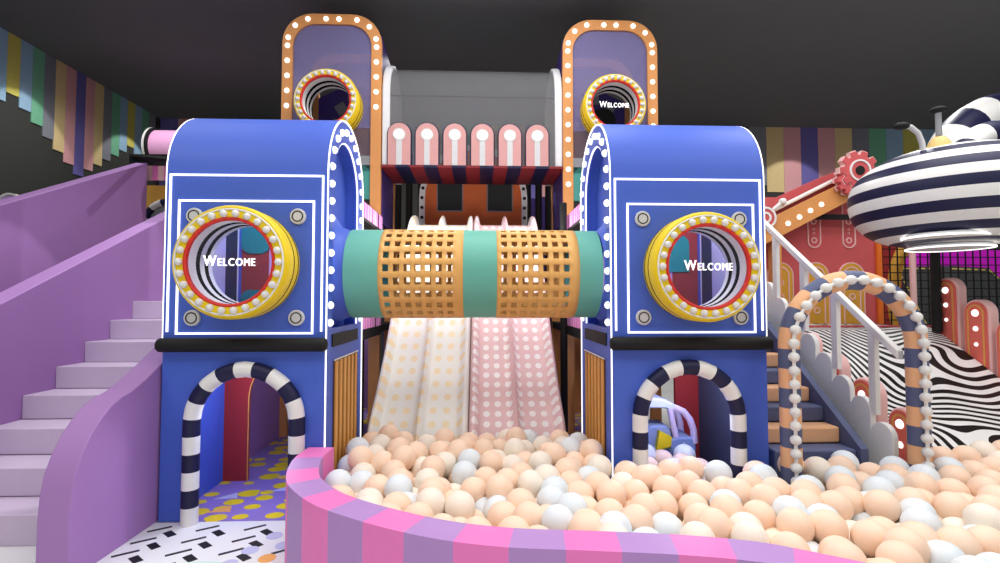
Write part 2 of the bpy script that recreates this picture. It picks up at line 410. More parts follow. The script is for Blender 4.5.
    M().tube(fine, .076, 16, matf=lambda i: ((i//per)+ph) % 2).build('striped_arch', [WHITE, BLUE_D], t, label='navy and white striped padded tube around the doorway')
    # porthole
    zc = 2.478-(.03 if s > 0 else 0)
    ph_ = M().lathe([(.435, .0), (.52, .0), (.53, -.055), (.522, -.065), (.53, -.075), (.53, -.16), (.522, -.17), (.53, -.18), (.53, -.3), (.51, -.335), (.416, -.335), (.416, -.299), (.435, -.298)], (pc, Yf-.0005, zc), 'y', 48, closed=True,
                    matf=lambda i: 1 if i in (2, 3, 5, 6) else 0).build('porthole', [YELLOW, mat('groove_black', (10, 10, 10), .9, spec=0)], t, label='yellow round porthole ring with pearl studs and a welcome sign')
    M().lathe([(.497, -.3355), (.493, -.347), (.483, -.347), (.479, -.3355)], (pc, Yf, zc), 'y', 48, closed=True).build('white_ring', WHITE, ph_)
    M().lathe([(.4155, -.338), (.4155, -.3), (.386, -.3), (.386, -.338), (.4, -.346)], (pc, Yf, zc), 'y', 48, closed=True).build('inner_rim', REDRIM, ph_)
    M().lathe([(.434, -.299), (.434, .12), (.39, .12), (.39, .05), (.39, -.02), (.39, -.1), (.39, -.17), (.39, -.299)], (pc, Yf, zc), 'y', 48, closed=True,
              matf=lambda i: 1 if i in (3, 5) else 0).build('liner', [WHITE, mat('liner_black', (12, 12, 14), .9, spec=0)], ph_)
    st_ = None
    for k in range(26):
        a_ = 2*PI*k/26; p = Vector((pc+.447*math.cos(a_), Yf-.345, zc+.447*math.sin(a_)))
        if st_ is None: st_ = M().sphere(p, .034, 14, 8).build('stud', PEARL, ph_)
        else: inst(st_, p+Vector((0, 0, -.034)), ph_)
    M().lathe([(.001, -.318), (.394, -.318), (.394, -.312), (.001, -.312)], (pc, Yf, zc), 'y', 40).build('pane', CLEAR, ph_)
    smallcaps(ph_, pc, Yf-.33, zc+.01, .1, width=.465)
    # inside
    M().box(x0+.061, x1-.061, Yf+.061, Yb-.061, 1.62, 1.7).build('deck', BLUE, t)
    xw = xo-s*.061
    def span(d0, d1): return tuple(sorted((xw-s*d0, xw-s*d1)))
    r0, r1 = span(0, .34); l0, l1 = span(.3401, Wd-.122)
    bp = M().box(r0, r1, Yb-.06, Yb, 1.7, 3.7).build('back_panel', RED, t, label='red inner back panel')
    M().box(l0, l1, Yb-.06, Yb, 1.7, 3.7).build('back_panel', mat('lilac_pink', (214, 176, 206), .5), t, label='lilac inner back panel')
    if s < 0: tabs = [rrect(xw+.001, xw+.36, 2.72, 3.3, .12, 6, True), rrect(xw+.001, xw+.36, 1.75, 2.26, .12, 6, True)]
    else: tabs = [rrect(xw-.45, xw-.12, 2.5, 2.98, .12, 6)]
    for p_ in tabs: M().plate(p_, 'y', Yb-.085, Yb-.0605).build('teal_tab', TEAL_D, bp)
    c0, c1 = sorted((xw, xw-s*.02))
    M().box(c0, c1, 6.0, 6.28, 1.71, 3.5).build('navy_strip', BLUE_D, t)
    M().box(c0, c1, 5.55, 5.999, 1.71, 3.5).build('grey_strip', mat('grey_lilac', (186, 178, 196), .5), t)
    M().box(c0, c1, 6.281, 6.32, 1.71, 3.5).build('white_strip', WHITE, t)
    if s < 0:
        xa = x0+.061; ac = xc+.16; ar_ = .6
        M().plate([(xa, .007), (ac-ar_, .007), (ac-ar_, .95)]+arc((ac, .95), ar_, 180, 90, 12)+[(ac, 1.615), (xa, 1.615)], 'y', 6.08, 6.14).build('inner_arch_panel', RED, t, label='red panel with an arched opening')
        M().plate([(ac-ar_+.012, .007), (ac-ar_+.012, .95)]+arc((ac, .95), ar_-.012, 180, 90, 12)+arc((ac, .95), ar_, 90, 180, 12)+[(ac-ar_, .007)], 'y', 6.075, 6.0795).build('edge_trim', SLAT, t)
    else:
        M().plate([(5.07, 0), (6.49, 0), (6.49, 1.61), (6.2, 1.61), (5.07, .5)], 'x', xw-.015, xw).build('slate_lining', DARKSLATE, t, label='slate lining inside the doorway')
        M().box(xw-.32, xw-.0151, 6.44, 6.5, 0, 1.61).build('lower_back_panel', RED, t, label='dark red panel at the back of the doorway')
    return t
tower('L', -1.52, 1.555, 'blue vaulted play tower left of the ball pit, beside the purple staircase')
tower('R', 1.33, 1.585, 'blue vaulted play tower right of the slides, standing in the ball pit')
# ------------------------------------------------------------------ tube bridge
tb = empty('crawl_tube', (-.1, 5.75, 1.93), 'teal and golden lattice crawl tube bridging the two blue towers', 'tunnel')
TC = (0, 5.75, 2.43); TR = .5
for a, b in ((-1.43, -1.07), (-.18, .18), (1.06, 1.31)):
    M().lathe([(TR-.03, a), (TR, a), (TR, b), (TR-.03, b)], TC, 'x', 48, closed=True).build('teal_sleeve', TEAL, tb)
def lattice(a, b, nc, na=22):
    bm = bmesh.new(); r0, r1 = TR-.025, TR+.004
    us = []; pit = (b-a)/nc; hw = .56*pit
    for k in range(nc):
        us += [a+pit*k, a+pit*k+(pit-hw*1.0)/1.0*.999] if False else [a+pit*k+.0, a+pit*k+(pit-hw)]
    us.append(b)
    an = []
    for k in range(na): an += [k, k+.46]
    def vr(u, t, r): ang = 2*PI*t/na; return bm.verts.new((u, TC[1]+r*math.cos(ang), TC[2]+r*math.sin(ang)))
    V = [[vr(u, t, r1) for t in an] for u in us]
    NA = len(an)
    for i in range(len(us)-1):
        for j in range(NA):
            if i % 2 == 1 and j % 2 == 1 and i < len(us)-2: continue
            bm.faces.new((V[i][j], V[i+1][j], V[i+1][(j+1) % NA], V[i][(j+1) % NA]))
    m = M(); m.bm.free(); m.bm = bm
    o = m.build('lattice_sleeve', GOLD, tb)
    so = o.modifiers.new('solid', 'SOLIDIFY'); so.thickness = .022; so.offset = -1
    return o
lattice(-1.07, -.18, 8); lattice(.18, 1.06, 8)
# ------------------------------------------------------------------ slides
def slide(name, xa, xb, xa2, xb2, m, label, cols):
    n = 26; na = 40
    prof = []
    # deck lip, steep chute, run-out
    pts = [(8.6, 3.42), (8.3, 3.36), (8.05, 3.1), (7.75, 2.62), (7.3, 1.87), (6.95, 1.32), (6.6, .83), (6.38, .56), (6.28, .36), (6.22, .22)]
    fine = []
    for i in range(len(pts)-1):
        p0 = pts[max(i-1, 0)]; p1 = pts[i]; p2 = pts[i+1]; p3 = pts[min(i+2, len(pts)-1)]
        for k in range(4):
            u = k/4
            fine.append(tuple(.5*((2*p1[q])+(-p0[q]+p2[q])*u+(2*p0[q]-5*p1[q]+4*p2[q]-p3[q])*u*u+(-p0[q]+3*p1[q]-3*p2[q]+p3[q])*u**3) for q in (0, 1)))
    fine.append(pts[-1])
    bm = bmesh.new(); uvl = bm.loops.layers.uv.new('UVMap')
    rows = []; d = 0; info = {}
    for r, (y, z) in enumerate(fine):
        if r: d += math.hypot(y-fine[r-1][0], z-fine[r-1][1])
        f = min(1, max(0, (8.5-y)/2.2)); A = xa+(xa2-xa)*f; B = xb+(xb2-xb)*f
        y2, z2 = fine[min(r+1, len(fine)-1)]; y1, z1 = fine[max(r-1, 0)]
        ln = math.hypot(y2-y1, z2-z1); nrm = ((z2-z1)/ln*1.0, -(y2-y1)/ln)  # normal (y,z)
        if nrm[1] < 0: nrm = (-nrm[0], -nrm[1])
        row = []
        for k in range(na+1):
            u = k/na
            h = 0
            for c, w in ((.045, .05), (.5, .042), (.955, .05)):
                q = abs(u-c)/w
                if q < 1.6: h = max(h, .16*math.exp(-(q*1.15)**4))
            lane = min(abs(u-.27), abs(u-.73))
            h -= 0.0
            v = bm.verts.new((A+(B-A)*u, y+nrm[0]*h, z+nrm[1]*h)); info[v] = (u*(xb2-xa2)*.92, d); row.append(v)
        rows.append(row)
    for r in range(len(rows)-1):
        for k in range(na):
            f = bm.faces.new((rows[r][k], rows[r+1][k], rows[r+1][k+1], rows[r][k+1])); f.smooth = True
            for lp in f.loops: lp[uvl].uv = info[lp.vert]
    # skirt to give it depth
    ed = [e for e in bm.edges if e.is_boundary]
    g = bmesh.ops.extrude_edge_only(bm, edges=ed)
    for v in [x for x in g['geom'] if isinstance(x, bmesh.types.BMVert)]: v.co.z -= .22
    mm = M(); mm.bm.free(); mm.bm = bm
    return tag(mm.build(name, m, ang=70), label, 'slide')
slide('slide', -1.14, -.11, -1.39, -.145, SLIDE_W, 'cream slide with pale yellow dots and two lanes, left of the pink slide', 2)
slide('slide', -.1, .925, -.14, 1.08, SLIDE_P, 'pink slide with white dots and two lanes, right of the cream slide', 2)
# ------------------------------------------------------------------ gallery frames behind
def gallery(x0, x1, label, ztop, lowbulbs, word):
    xc = (x0+x1)/2; Y = 8.0; YB = 9.3
    g = empty('viewing_booth', (xc, 8.6, 0), label, 'play booth')
    def frame(y, y2, nm, m):
        b = .165; outer = rrect(x0, x1, 0, ztop, .48, 10); inner = rrect(x0+b, x1-b, 0, ztop-b, .36, 10)
        # inverted U: outer path then inner reversed
        oo = [(x1, 0)]+outer[:-2]+[(x0, 0), (x0+b, 0)]+list(reversed(inner[:-2]))+[(x1-b, 0)]
        return M().plate(oo, 'y', y, y2).build(nm, m, g, label='orange frame')
    frame(Y, Y+.08, 'front_frame', ORANGE); frame(YB, YB+.08, 'back_frame', ORANGE)
    M().plate(rrect(x0+.16, x1-.16, 4.2, ztop-.16, .36, 10), 'y', Y+.03, Y+.045, [circ((xc, 5.225), .43)]).build('window_pane', GLASS_L, g, label='lavender tinted pane')
    for xa, xb in ((x0+.02, x0+.06), (x1-.06, x1-.02)):
        M().plate([(Y+.081, 3.4), (YB-.001, 3.4), (YB-.001, ztop-.75), (YB-.3, ztop-.42), (Y+.081, ztop-.3)], 'x', xa, xb).build('side_panel', VIOLET, g)
    M().plate([(x0+.165, 4.2), (x1-.165, 4.2), (x1-.165, 5.9), (xc, 6.2), (x0+.165, 5.9)], 'y', YB+.01, YB+.05).build('back_panel', VIOLET, g)
    for k, (dx, z) in enumerate([(-.2, 5.7), (.02, 5.95), (.3, 5.75), (.1, 5.42), (-.25, 5.4)]):
        c, s_ = math.cos(.6+k), math.sin(.6+k)
        M().plate([(xc+dx+(a*c-b*s_)*.1, z+(a*s_+b*c)*.1) for a, b in ((-1, -1), (1, -1), (1, 1), (-1, 1))], 'y', YB-.01, YB+.009).build('grey_patch', MGREY, g)
    M().lathe([(.001, -.02), (.24, -.02), (.24, .0)], (xc+.2, YB+.009, 5.55), 'y', 24).build('dark_patch', CHARCOAL, g)
    M().box(x0+.165, x1-.165, Y+.03, Y+.06, 4.45, 4.9).build('low_panel', mat('dusty_pink', (208, 180, 186), .6), g)
    M().box(x0+.165, x1-.165, Y+.02, Y+.065, 4.3, 4.45).build('grey_band', MGREY, g)
    M().box(x0+.165, x1-.165, Y+.03, Y+.06, 3.75, 4.3).build('teal_panel', mat('booth_teal', (70, 150, 140), .6), g)
    M().box(x0+.061, x1-.061, Y+.09, YB-.01, 3.28, 3.4).build('deck', CHARCOAL, g)
    M().box(x0, x1, Y+.09, YB-.01, 1.62, 1.74).build('deck', BLACK, g)
    # bulbs
    pts = []; r = .4; xa = x0+.083; xb = x1-.083; zt = ztop-.083
    zz = zt-r-.05
    while zz > min(lowbulbs): 
        if zz > lowbulbs[0]: pts.append((xa, zz))
        if zz > lowbulbs[1]: pts.append((xb, zz))
        zz -= .245
    for a_ in (12, 45, 78): pts += [(xb-r+r*math.cos(math.radians(a_)), zt-r+r*math.sin(math.radians(a_))), (xa+r-r*math.cos(math.radians(a_)), zt-r+r*math.sin(math.radians(a_)))]
    n = 2
    for k in range(1, n+1): pts.append((xa+r+(xb-xa-2*r)*(k-.0)/(n+1), zt))
    b0 = None
    for x, z in pts:
        if b0 is None: b0 = M().sphere((x, Y-.005, z), .042, 14, 8, (1, .6, 1)).build('bulb', BULB, g)
        else: inst(b0, (x, Y-.005, z-.042), g)
    # porthole
    zc = 5.225; rr = .5/.53
    ph_ = M().lathe([(a*rr, h) for a, h in [(.435, .12), (.52, .12), (.53, -.025), (.522, -.035), (.53, -.045), (.53, -.13), (.522, -.14), (.53, -.15), (.53, -.27), (.51, -.305), (.416, -.305), (.416, -.269), (.435, -.268)]], (xc, Y, zc), 'y', 48, closed=True,
                    matf=lambda i: 1 if i in (2, 3, 5, 6) else 0).build('porthole', [YELLOW, MATS['groove_black']], g, label='yellow round porthole ring')
    M().lathe([(a*rr, h) for a, h in [(.497, -.3055), (.493, -.317), (.483, -.317), (.479, -.3055)]], (xc, Y, zc), 'y', 48, closed=True).build('white_ring', WHITE, ph_)
    M().lathe([(a*rr, h) for a, h in [(.4155, -.308), (.4155, -.27), (.386, -.27), (.386, -.308), (.4, -.316)]], (xc, Y, zc), 'y', 48, closed=True).build('inner_rim', REDRIM, ph_)
    M().lathe([(a*rr, h) for a, h in [(.434, -.269), (.434, .15), (.39, .15), (.39, .08), (.39, .01), (.39, -.07), (.39, -.14), (.39, -.269)]], (xc, Y, zc), 'y', 48, closed=True,
              matf=lambda i: 1 if i in (3, 5) else 0).build('liner', [WHITE, mat('liner_black', (12, 12, 14), .9, spec=0)], ph_)
    s0 = None
    for k in range(26):
        a_ = 2*PI*k/26; p = Vector((xc+.447*rr*math.cos(a_), Y-.318, zc+.447*rr*math.sin(a_)))
        if s0 is None: s0 = M().sphere(p, .032, 12, 8).build('stud', PEARL, ph_)
        else: inst(s0, p+Vector((0, 0, -.032)), ph_)
    if word: smallcaps(ph_, xc-.02, Y-.29, zc, .1, width=.465)
gallery(-3.175, -1.594, 'left orange-framed viewing booth with bulbs and porthole, high behind the left tower', 6.75, (5.0, 5.0), False)
gallery(1.349, 2.92, 'right orange-framed viewing booth with bulbs and welcome porthole, behind the right tower', 6.75, (3.85, 4.8), True)
# ------------------------------------------------------------------ balcony between the booths
bc = empty('balcony', (-.12, 8.6, 4.26), 'central balcony under a grey translucent barrel roof between the orange booths', 'balcony')
for xa, xb in ((-1.585, -1.46), (1.22, 1.345)):
    M().plate(archpoly(8.7, .68, 4.3, 5.5), 'x', xa, xb).build('end_panel', mat('panel_white', (226, 226, 228), .5), bc, bevel=.02)
o_ = arc((8.7, 5.45), .66, 0, 180, 24); i_ = arc((8.7, 5.45), .63, 180, 0, 24)
M().plate(o_+i_, 'x', -1.459, 1.219).build('barrel_roof', GLASS_G, bc, label='milky translucent barrel roof')
M().box(-1.459, 1.219, 8.045, 8.055, 4.301, 5.45).build('front_pane', mat('milky_pane', (130, 130, 132), .9, alpha=.4, spec=.05), bc, label='milky translucent front pane')
dk = M()
ns = 13
for k in range(ns):
    xa = -1.585+2.93*k/ns; xb = -1.585+2.93*(k+1)/ns
    dk.idx(k % 2).box(xa, xb, 7.98, 9.12, 4.262, 4.299)
dk.build('striped_deck', [MAROON, BLUE_D], bc, label='deck with maroon and navy striped underside')
DUSTY = mat('dusty_rose', (206, 152, 148), .55)
lx = [387, 415, 442.5, 470.5, 498.8, 526.5]
for k in range(6):
    x = -1.3+.445*k
    l = empty('lamp_panel', (x, 7.99, 4.3), f'pink round-topped lamp panel on the balcony edge, {ORD[k]} from the left of six', 'lamp panel', 'lamp panels along the balcony')
    M().plate(archpoly(x, .2, 4.3, 4.8), 'y', 8.005, 8.04).build('backing', BLUE_D, l)
    M().plate(archpoly(x, .18, 4.301, 4.8), 'y', 7.98, 8.0049).build('board', DUSTY, l)
    M().box(x-.045, x+.045, 7.972, 7.9799, 4.301, 4.7).build('stem', GREY, l)
    M().lathe([(.001, -.0), (.1, .0), (.1, .012), (.001, .012)], (x, 7.9675, 4.79), 'y', 24).build('disc', GREY, l)
    M().sphere((x, 7.955, 4.79), .07, 16, 10, (1, .4, 1)).build('bulb', mat('lamp_glow', (255, 250, 242), .3, emit=3), l)
# ------------------------------------------------------------------ play house behind the slides
hs = empty('play_house', (-.13, 9.6, 0), 'burnt orange play house with two dark windows behind the slide tops', 'play house')
M().plate([(-1.06, 3.25), (.8, 3.25)]+arc((-.13, 4.1), .93, 0, 180, 24), 'y', 9.6, 9.7).build('front_wall', BRICK, hs)
M().plate(uband(-.13, 1.04, 3.25, 4.1, .11), 'y', 9.57, 9.72).build('spotted_arch', WHITE, hs, label='white arch border with black spots')
for k in range(0, 14):
    sd = 1 if k % 2 else -1; q = k//2
    x, z = (-.13+sd*.985, 3.34+.19*q) if q < 4 else (-.13+sd*.985*math.cos(.19*(q-4)), 4.1+.985*math.sin(.19*(q-4)))
    M().lathe([(.001, -.0), (.032, .0), (.032, .012), (.001, .012)], (x, 9.557, z), 'y', 12).build('black_spot', BLACK, hs)
for xa in (-.81, .15):
    f = M().box(xa-.02, xa+.48, 9.58, 9.5995, 3.84, 4.52).build('window', MGREY, hs)
    M().box(xa, xa+.46, 9.56, 9.579, 3.86, 4.5).build('dark_pane', CHARCOAL, f)
M().box(-1.2, 1.0, 8.6, 9.95, 3.12, 3.24).build('deck', BLACK, hs)
for x in (-1.15, .95): M().tube([(x, 9.9, 0), (x, 9.9, 3.12)], .05, 10).build('post', BLACK, hs)
# black padded scaffolding poles
pn = 0
def pole(x, y, z0, z1, r, label):
    o = M().tube([(x, y, z0), (x, y, z0+(z1-z0)*.5), (x, y, z1-.01), (x, y, z1)], lambda u: r if u < .99 else r*.8, 12).build('scaffold_pole', BLACK)
    tag(o, label, 'pole', 'black padded scaffold poles')
pole(1.27, 7.55, 0, 3.62, .055, 'thick black padded pole right of the pink slide')
for k, (px) in enumerate((398, 409, 421)):
    pole((px-480)/500*10.4, 10.4, 0, 5.2, .07, f'black padded pole behind the slides left of the orange house, {ORD[k]} from the left')
for k, (px) in enumerate((528, 539, 549)):
    pole((px-480)/500*10.4, 10.4, 0, 5.2, .07, f'black padded pole behind the slides right of the orange house, {ORD[k]} from the left')
for xa, xb, z0, z1, m, lb, nm in ((-2.1, -1.75, 2.9, 4.6, VIOLET, 'violet panel in the dark behind the left of the slides', 'backdrop_panel'), (-1.7, -1.2, 3.2, 3.6, TEAL_D, 'small teal panel in the dark behind the slides', 'backdrop_panel'),
                         (1.0, 1.6, 2.6, 4.4, VIOLET, 'violet panel in the dark behind the right of the slides', 'backdrop_panel')):
    tag(M().box(xa, xb, 11, 11.08, 0, z1).build(nm, m), lb, 'panel')
# ------------------------------------------------------------------ side passages from towers to booths
ORCHID = mat('orchid', (226, 130, 206), .5); ORCHID_L = mat('orchid_light', (242, 178, 224), .5)
def passage(x, s, label):
    p = empty('side_passage', (x+s*.2, 7.25, 0), label, 'passage')
    M().box(x, x+s*.06, 6.53, 7.97, 1.6, 1.74).build('platform_edge', BLACK, p)
    M().box(x+s*.061, x+s*1.2, 6.53, 7.97, 1.62, 1.7).build('platform', CHARCOAL, p)
    r = M()
    for k in range(18): r.idx(k % 2).box(x+s*.01, x+s*.05, 6.53+.08*k, 6.53+.08*(k+1), 1.74, 2.5)
    r.build('railing_panel', [ORCHID, ORCHID_L], p, label='pink pleated railing panel')
    r = M()
    for k in range(18): r.idx(k % 2).box(x+s*.0, x+s*.04, 6.53+.08*k, 6.53+.08*(k+1), 3.24, 3.45)
    r.build('valance', [ORCHID, ORCHID_L], p, label='pink striped valance')
    for y in (6.6, 7.9): M().tube([(x+s*.3, y, 0), (x+s*.3, y, 3.24)], .05, 10).build('post', BLACK, p)
    M().box(x, x+s*.35, 6.53, 7.97, 3.2, 3.239).build('awning_frame', BLACK, p)
passage(-1.55, -1, 'pink pleated side passage behind the left tower')
passage(1.36, 1, 'pink pleated side passage behind the right tower')
# ------------------------------------------------------------------ far left landing
tn = empty('pink_tunnel', (-8, 11.5, 0), 'pink tunnel tube with black and white rim above the stair landing at far left', 'tunnel')
M().lathe([(.38, 0), (.42, 0), (.42, 2.2), (.38, 2.2)], (-7.25, 11.5, 5.55), 'x', 32, closed=True).build('tube', mat('tube_pink', (240, 176, 220), .5), tn)
M().lathe([(.39, -.1), (.48, -.1), (.48, -.05), (.48, 0), (.39, 0)], (-7.25, 11.5, 5.55), 'x', 32, closed=True, matf=lambda i: 0 if i == 1 else 1).build('rim', [WHITE, BLACK], tn)
for x in (-7.0, -5.3): M().box(x, x+.1, 11.45, 11.55, 0, 5.125).build('support_post', BLACK, tn)
fr = empty('striped_canopy', (-6.5, 9.9, 0), 'black frame with pink striped canopy at the top of the purple stairs', 'canopy')
M().box(-6.75, -5.0, 9.8, 9.93, 4.74, 4.95).build('beam', BLACK, fr)
M().tube([(-6.68, 9.8, 4.9), (-5.0, 8.9, 4.55)], .05, 8).build('beam', BLACK, fr)
cn = M()
for k in range(14): cn.idx(k % 2).box(-6.55+.11*k, -6.55+.11*(k+1), 9.83, 9.87, 4.45, 4.74)
cn.build('valance', [PINK, PALEPINK], fr)
for x in (-6.75, -5.1): M().box(x, x+.1, 9.94, 10.04, 0, 4.74).build('post', BLACK, fr)
ow = empty('orange_wall', (-6, 10.5, 0), 'ochre wall with striped arch at the top of the purple stairs', 'wall')
M().box(-7.2, -4.6, 10.5, 10.6, 0, 4.5).build('panel', mat('ochre_wall', (214, 160, 70), .6), ow)
ar = [(-6.85, 10.45, .0), (-6.85, 10.45, 3.7)]+[(-6.4-.45*math.cos(math.radians(a)), 10.45, 3.7+.45*math.sin(math.radians(a))) for a in range(15, 180, 15)]+[(-5.95, 10.45, 3.7), (-5.95, 10.45, 0)]
cum = [Vector(p) for p in ar]; fine = []
for i in range(len(cum)-1):
    n_ = max(1, int((cum[i+1]-cum[i]).length/.1))
    for k in range(n_): fine.append(cum[i].lerp(cum[i+1], k/n_))
M().tube(fine, .07, 10, matf=lambda i: (i//2) % 2).build('striped_arch', [WHITE, BLUE_D], ow)
M().plate(archpoly(-6.4, .36, 0, 3.7), 'y', 10.44, 10.4995).build('doorway', MGREY, ow)
# things seen through the left doorway
tag(M().box(-3.3, -2.2, 10.1, 10.2, 0, 3.0).build('purple_partition', PURPLE), 'purple partition wall seen through the left tower doorway', 'partition')
# seen through the right doorway
for x0, x1, y, m, lb in ((2.0, 2.45, 9.6, mat('ochre_panel', (204, 160, 60), .6), 'ochre panel behind the toy car in the right doorway'), (2.5, 3.2, 9.5, DARKSLATE, 'slate blue panel behind the toy car in the right doorway'), (1.5, 1.98, 9.5, ORANGE, 'orange panel behind the toy car, left in the right doorway')):
    tag(M().box(x0, x1, y, y+.08, 0, 3.2).build('back_panel', m), lb, 'panel')
pole(1.99*1.0, 8.9, 0, 1.6, .05, 'thin black pole behind the toy car in the right doorway')
oa = [(2.36+.62*math.cos(math.radians(a)), 7.3, .75+.62*math.sin(math.radians(a))) for a in range(0, 181, 9)]
oa = [(2.98, 7.3, .01), (2.98, 7.3, .25), (2.98, 7.3, .5)]+oa+[(1.74, 7.3, .5), (1.74, 7.3, .25), (1.74, 7.3, .01)]
o = M().tube(oa, .085, 12, matf=lambda i: (i//2) % 2).build('padded_arch', [ORANGE, SLAT]); tag(o, 'orange and ochre banded padded arch behind the toy car', 'arch')
# toy car
car = empty('toy_car', (2.2, 6.1, .01), 'grey-blue ride-on toy car with pale canopy in the right tower doorway', 'toy car')
LIL = mat('pillar_lilac', (216, 196, 222), .5)
M().plate(rrect(1.9, 2.54, .08, .4, .1, 6, True), 'y', 5.86, 6.3).build('body', STEEL, car, bevel=.03)
M().plate(rrect(2.24, 2.54, .3, .52, .07, 6, True), 'y', 5.84, 6.3).build('bonnet', STEEL, car, bevel=.02)
M().plate(rrect(1.98, 2.27, .35, .64, .07, 6, True), 'y', 5.9, 6.25).build('seat', STEEL, car, bevel=.02)
M().plate([(2.06, .37), (2.235, .42), (2.245, .53), (2.1, .6)], 'y', 5.83, 5.899).build('yellow_panel', YELLOW, car)
M().plate([(2.39, .33), (2.425, .4), (2.39, .47), (2.355, .4)], 'y', 5.83, 5.8395).build('diamond_mark', WHITE, car)
ca = [(1.78, .6), (1.84, .78), (1.98, .86), (2.16, .86), (2.3, .82), (2.34, .88), (2.18, .965), (1.99, .985), (1.84, .92), (1.72, .78), (1.7, .6)]
M().plate(ca, 'y', 5.84, 6.3).build('canopy', mat('canopy_grey', (205, 212, 220), .5), car, bevel=.02)
for y in (5.87, 6.27): M().tube([(2.28, y, .87), (2.4, y, .82), (2.48, y, .72), (2.52, y, .6), (2.53, y, .45)], .04, 10).build('canopy_pillar', LIL, car)
M().tube([(2.24, 5.87, .86), (2.27, 5.87, .7), (2.31, 5.87, .52)], .035, 10).build('canopy_pillar', LIL, car)
for x in (2.02, 2.42):
    for y in (5.83, 6.33): M().lathe([(.001, y-.025), (.09, y-.025), (.11, y), (.09, y+.025), (.001, y+.025)], (x, 0, .125), 'y', 20).build('wheel', BLACK, car)
# ------------------------------------------------------------------ pit wall
out = [(-1.66, 4.985), (-1.694, 4.744), (-1.6, 4.256), (-1.47, 3.982), (-1.295, 3.751), (-.904, 3.448), (-.456, 3.175), (-.009, 2.99), (.301, 2.93), (.922, 2.88), (1.355, 2.79), (1.514, 2.711), (2.2, 2.3), (3.0, 1.9)]
inn = [(-1.42, 4.985), (-1.4, 4.477), (-1.295, 4.162), (-1.143, 3.927), (-.791, 3.576), (-.361, 3.319), (.012, 3.18), (.367, 3.135), (.986, 3.08), (1.398, 2.99), (1.771, 2.89), (2.08, 2.741), (2.6, 2.43), (3.25, 2.05)]
def resamp(p, step):
    P = [Vector(q) for q in p]; den = []
    for i in range(len(P)-1):
        p0, p1, p2, p3 = P[max(i-1, 0)], P[i], P[i+1], P[min(i+2, len(P)-1)]
        for k in range(10):
            u = k/10; den.append(.5*((2*p1)+(p2-p0)*u+(2*p0-5*p1+4*p2-p3)*u*u+(3*p1-p0-3*p2+p3)*u**3))
    den.append(P[-1]); return den
def bylen(den, n):
    cum = [0]
    for i in range(1, len(den)): cum.append(cum[-1]+(den[i]-den[i-1]).length)
    r = []; j = 1
    for i in range(n+1):
        d = cum[-1]*i/n
        while j < len(den)-1 and cum[j] < d: j += 1
        r.append(den[j-1].lerp(den[j], (d-cum[j-1])/max(1e-9, cum[j]-cum[j-1])))
    return r
mid = bylen(resamp([((a[0]+b[0])/2, (a[1]+b[1])/2) for a, b in zip(out, inn)], .05), 95)
bm = bmesh.new(); rings = []; PW = []
for i, p in enumerate(mid):
    t = (mid[min(i+1, len(mid)-1)]-mid[max(i-1, 0)]).normalized(); nn = Vector((-t.y, t.x))  # left of travel = inner side
    a = p-nn*.125; b = p+nn*.125; PW.append(b)
    rings.append([bm.verts.new((a.x, a.y, 0)), bm.verts.new((a.x, a.y, .7)), bm.verts.new((b.x, b.y, .7)), bm.verts.new((b.x, b.y, 0))])
for i in range(len(rings)-1):
    for k in range(4):
        f = bm.faces.new((rings[i][k], rings[i][(k+1) % 4], rings[i+1][(k+1) % 4], rings[i+1][k])); f.material_index = (i//5) % 2; f.smooth = True
bm.faces.new(rings[0]); bm.faces.new(rings[-1])
m = M(); m.bm.free(); m.bm = bm
tag(m.build('pit_wall', [PINK, PINK_P], ang=40), 'curved pink and purple striped padded wall around the ball pit', 'pit wall')
# ------------------------------------------------------------------ steps with cloud fence (right)
rs = empty('foam_steps', (3.5, 6.2, 0), 'peach and slate foam steps between right tower and white scalloped fence', 'steps')
for k in range(8):
    y = 5.03+.24*k; z = .6+.17*k
    M().box(3.0, 3.86, y, (y+.24 if k < 7 else 8.2), 0 if k == 0 else z-.17, z).build('step', [SLATE, PEACH][k % 2], rs, bevel=.02)
M().plate([(4.98, 0), (4.98, .62), (6.9, 2.0), (8.2, 2.0), (8.2, 0)], 'x', 3.861, 3.94).build('stringer', SLATE, rs)
cf = empty('scalloped_fence', (4.0, 6, 0), 'white scalloped cloud fence with sloping handrail beside the foam steps', 'fence')
poly = [(4.885, .0), (4.885, .7)]
for yc, zc_ in ((5.03, .73), (5.31, .95), (5.6, 1.13), (5.88, 1.36), (6.16, 1.57), (6.45, 1.8), (6.75, 2.02), (7.05, 2.25)):
    poly += [(yc-.145*math.cos(math.radians(a)), zc_+.145*math.sin(math.radians(a))) for a in range(0, 176, 16)]
poly += [(7.22, 2.2), (7.22, 1.8), (6.35, 1.16), (5.41, .47), (5.2, 0)]
M().plate(poly, 'x', 4.12, 4.18).build('scalloped_panel', WHITE, cf, bevel=.008)
def rail(y): return 1.36+(y-4.55)*.722
M().plate([(4.8, rail(4.8)), (7.5, rail(7.5)), (7.5, rail(7.5)+.09), (4.8, rail(4.8)+.09)], 'x', 4.115, 4.185).build('handrail', WHITE, cf, bevel=.01)
for y in (5.14, 5.69, 6.25, 6.84):
    M().box(4.125, 4.175, y-.045, y+.045, rail(y)-.85, rail(y)+.03).build('post', WHITE, cf)
